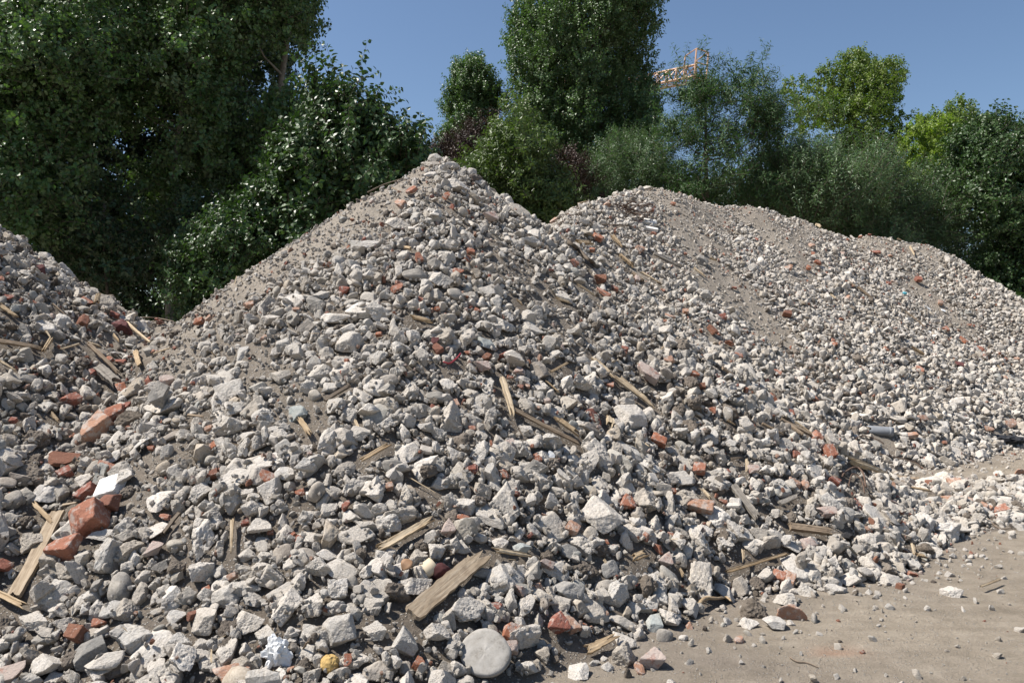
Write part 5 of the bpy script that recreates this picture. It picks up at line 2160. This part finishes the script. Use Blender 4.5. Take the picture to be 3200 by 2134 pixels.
thicket('undergrowth', 'dark mass of undergrowth closing the gap behind the shaded trees',
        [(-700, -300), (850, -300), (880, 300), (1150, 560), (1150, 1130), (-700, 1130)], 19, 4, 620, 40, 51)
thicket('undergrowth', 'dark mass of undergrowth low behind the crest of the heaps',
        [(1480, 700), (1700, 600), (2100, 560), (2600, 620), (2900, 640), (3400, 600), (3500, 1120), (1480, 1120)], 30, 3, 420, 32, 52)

# ------------------------------------------------------------------ tower crane far behind the giant poplar
tip = at(2188, 245, 62.0)
inn = at(1790, 322, 74.0)
croot = empty('tower_crane', (inn[0], inn[1], 0))
cb = np.array([inn[0], inn[1], 0])
tag(croot, 'orange lattice tower crane jib showing between the giant poplar and the honey locust', 'crane')
axis_ = (tip - inn)
Lj = np.linalg.norm(axis_)
axis_ /= Lj
side = np.cross(axis_, (0, 0, 1.0)); side /= np.linalg.norm(side)
upv = np.cross(side, axis_)
hw, hh = .7, 1.1


def bar(name, a, b, r, parent=croot):
    V, Fc = tube([a - cb, b - cb], [r, r], 4)
    return mesh_obj(name, V, Fc, M['crane'], parent)


A0 = lambda t: inn + axis_ * t + side * hw
B0 = lambda t: inn + axis_ * t - side * hw
T0 = lambda t: inn + axis_ * t + upv * hh
bar('lower_chord', A0(0), A0(Lj), .10)
bar('lower_chord', B0(0), B0(Lj), .10)
bar('upper_chord', T0(0), T0(Lj - .6), .10)
nb = 15
for k in range(nb):
    t0, t1 = Lj * k / nb, Lj * (k + 1) / nb
    tm = (t0 + t1) / 2
    for q0 in (A0, B0):
        bar('brace', q0(t0), T0(tm), .05)
        bar('brace', T0(tm), q0(t1), .05)
    bar('cross_bar', A0(t0), B0(t0), .05)
for q0 in (A0, B0):
    bar('end_post', q0(Lj), q0(Lj) + upv * 2.1, .07)
    bar('end_post', q0(Lj - 1.1), q0(Lj - 1.1) + upv * 1.7, .06)
    bar('end_rail', q0(Lj) + upv * 2.1, q0(Lj - 1.1) + upv * 1.7, .05)
bar('end_rail', A0(Lj) + upv * 2.1, B0(Lj) + upv * 2.1, .06)
bar('end_rail', A0(Lj) + upv * 1.1, B0(Lj) + upv * 1.1, .05)
bar('end_rail', A0(Lj), B0(Lj), .08)
for sx2 in (-.8, .8):
    for sy2 in (-.8, .8):
        bar('mast_post', cb + np.array([sx2, sy2, 0]), cb + np.array([sx2, sy2, inn[2] + 3]), .11)
zz = 0.0
k = 0
while zz < inn[2] + 1:
    s = 1 if k % 2 else -1
    bar('mast_brace', cb + np.array([-.8 * s, -.8, zz]), cb + np.array([.8 * s, -.8, zz + 1.8]), .06)
    bar('mast_brace', cb + np.array([.8, -.8 * s, zz]), cb + np.array([.8, .8 * s, zz + 1.8]), .06)
    zz += 1.8
    k += 1
bar('counter_jib', inn, inn - axis_ * 8, .3)

# ------------------------------------------------------------------ labels
lm_xy = np.array([(a, b) for a, b, _, _ in LANDMARKS])
seen_labels = set()
for d in THINGS:
    if d['label']:
        d['o']['label'] = d['label']
        seen_labels.add(d['label'])


def near_word(dist):
    return 'just ' if dist < 75 else ''


for d in sorted([t for t in THINGS if not t['label']], key=lambda t: -t['size']):
    cat, tone, w, asp = d['desc']
    nounm = {'brick': 'brick piece', 'stone': 'stone', 'wood splinter': 'splinter of wood', 'thin stick': 'thin stick', 'concrete chunk': 'concrete chunk', 'concrete slab': 'concrete flake', 'tile': 'tile shard',
             'plaster': 'plaster block', 'earth clod': 'earth clod'}.get(cat, cat)
    sizes = ['large', 'fist-sized', 'small', 'tiny']
    sw = sizes[0 if w > 70 else 1 if w > 42 else 2 if w > 22 else 3]
    dx, dy = lm_xy[:, 0] - d['px'], lm_xy[:, 1] - d['py']
    dist = np.hypot(dx, dy)
    order = [i for i in np.argsort(dist) if LANDMARKS[i][3] is not d['o']]
    opts = []
    for tries in range(4):
        i = order[tries]
        rel = 'above' if dy[i] > abs(dx[i]) * .6 else 'below' if -dy[i] > abs(dx[i]) * .6 else 'beside'
        nm = LANDMARKS[i][2]
        opts.append(f'{tone} {nounm} {near_word(dist[i])}{rel} {nm}')
        opts.append(f'{sw} {tone} {nounm} {near_word(dist[i])}{rel} {nm}')
        # towards a second landmark on the piece's own side
        for j in order[:14]:
            if j != i and (dx[i] * dx[j] + dy[i] * dy[j]) < 0:
                opts.append(f'{tone} {nounm} between {nm} and {LANDMARKS[j][2]}')
                opts.append(f'{sw} {tone} {nounm} between {nm} and {LANDMARKS[j][2]}')
                break
        for j in order[:6]:
            if j != i:
                opts.append(f'{tone} {nounm} {rel} {nm} and near {LANDMARKS[j][2]}')
                opts.append(f'{sw} {tone} {nounm} {rel} {nm}, near {LANDMARKS[j][2]}')
    opts = [s for s in opts if len(s.replace('-', '').split()) <= 16]
    lab = next((s for s in opts if s not in seen_labels), opts[1])
    seen_labels.add(lab)
    d['o']['label'] = lab
print('things', len(THINGS), 'labels', len(seen_labels))
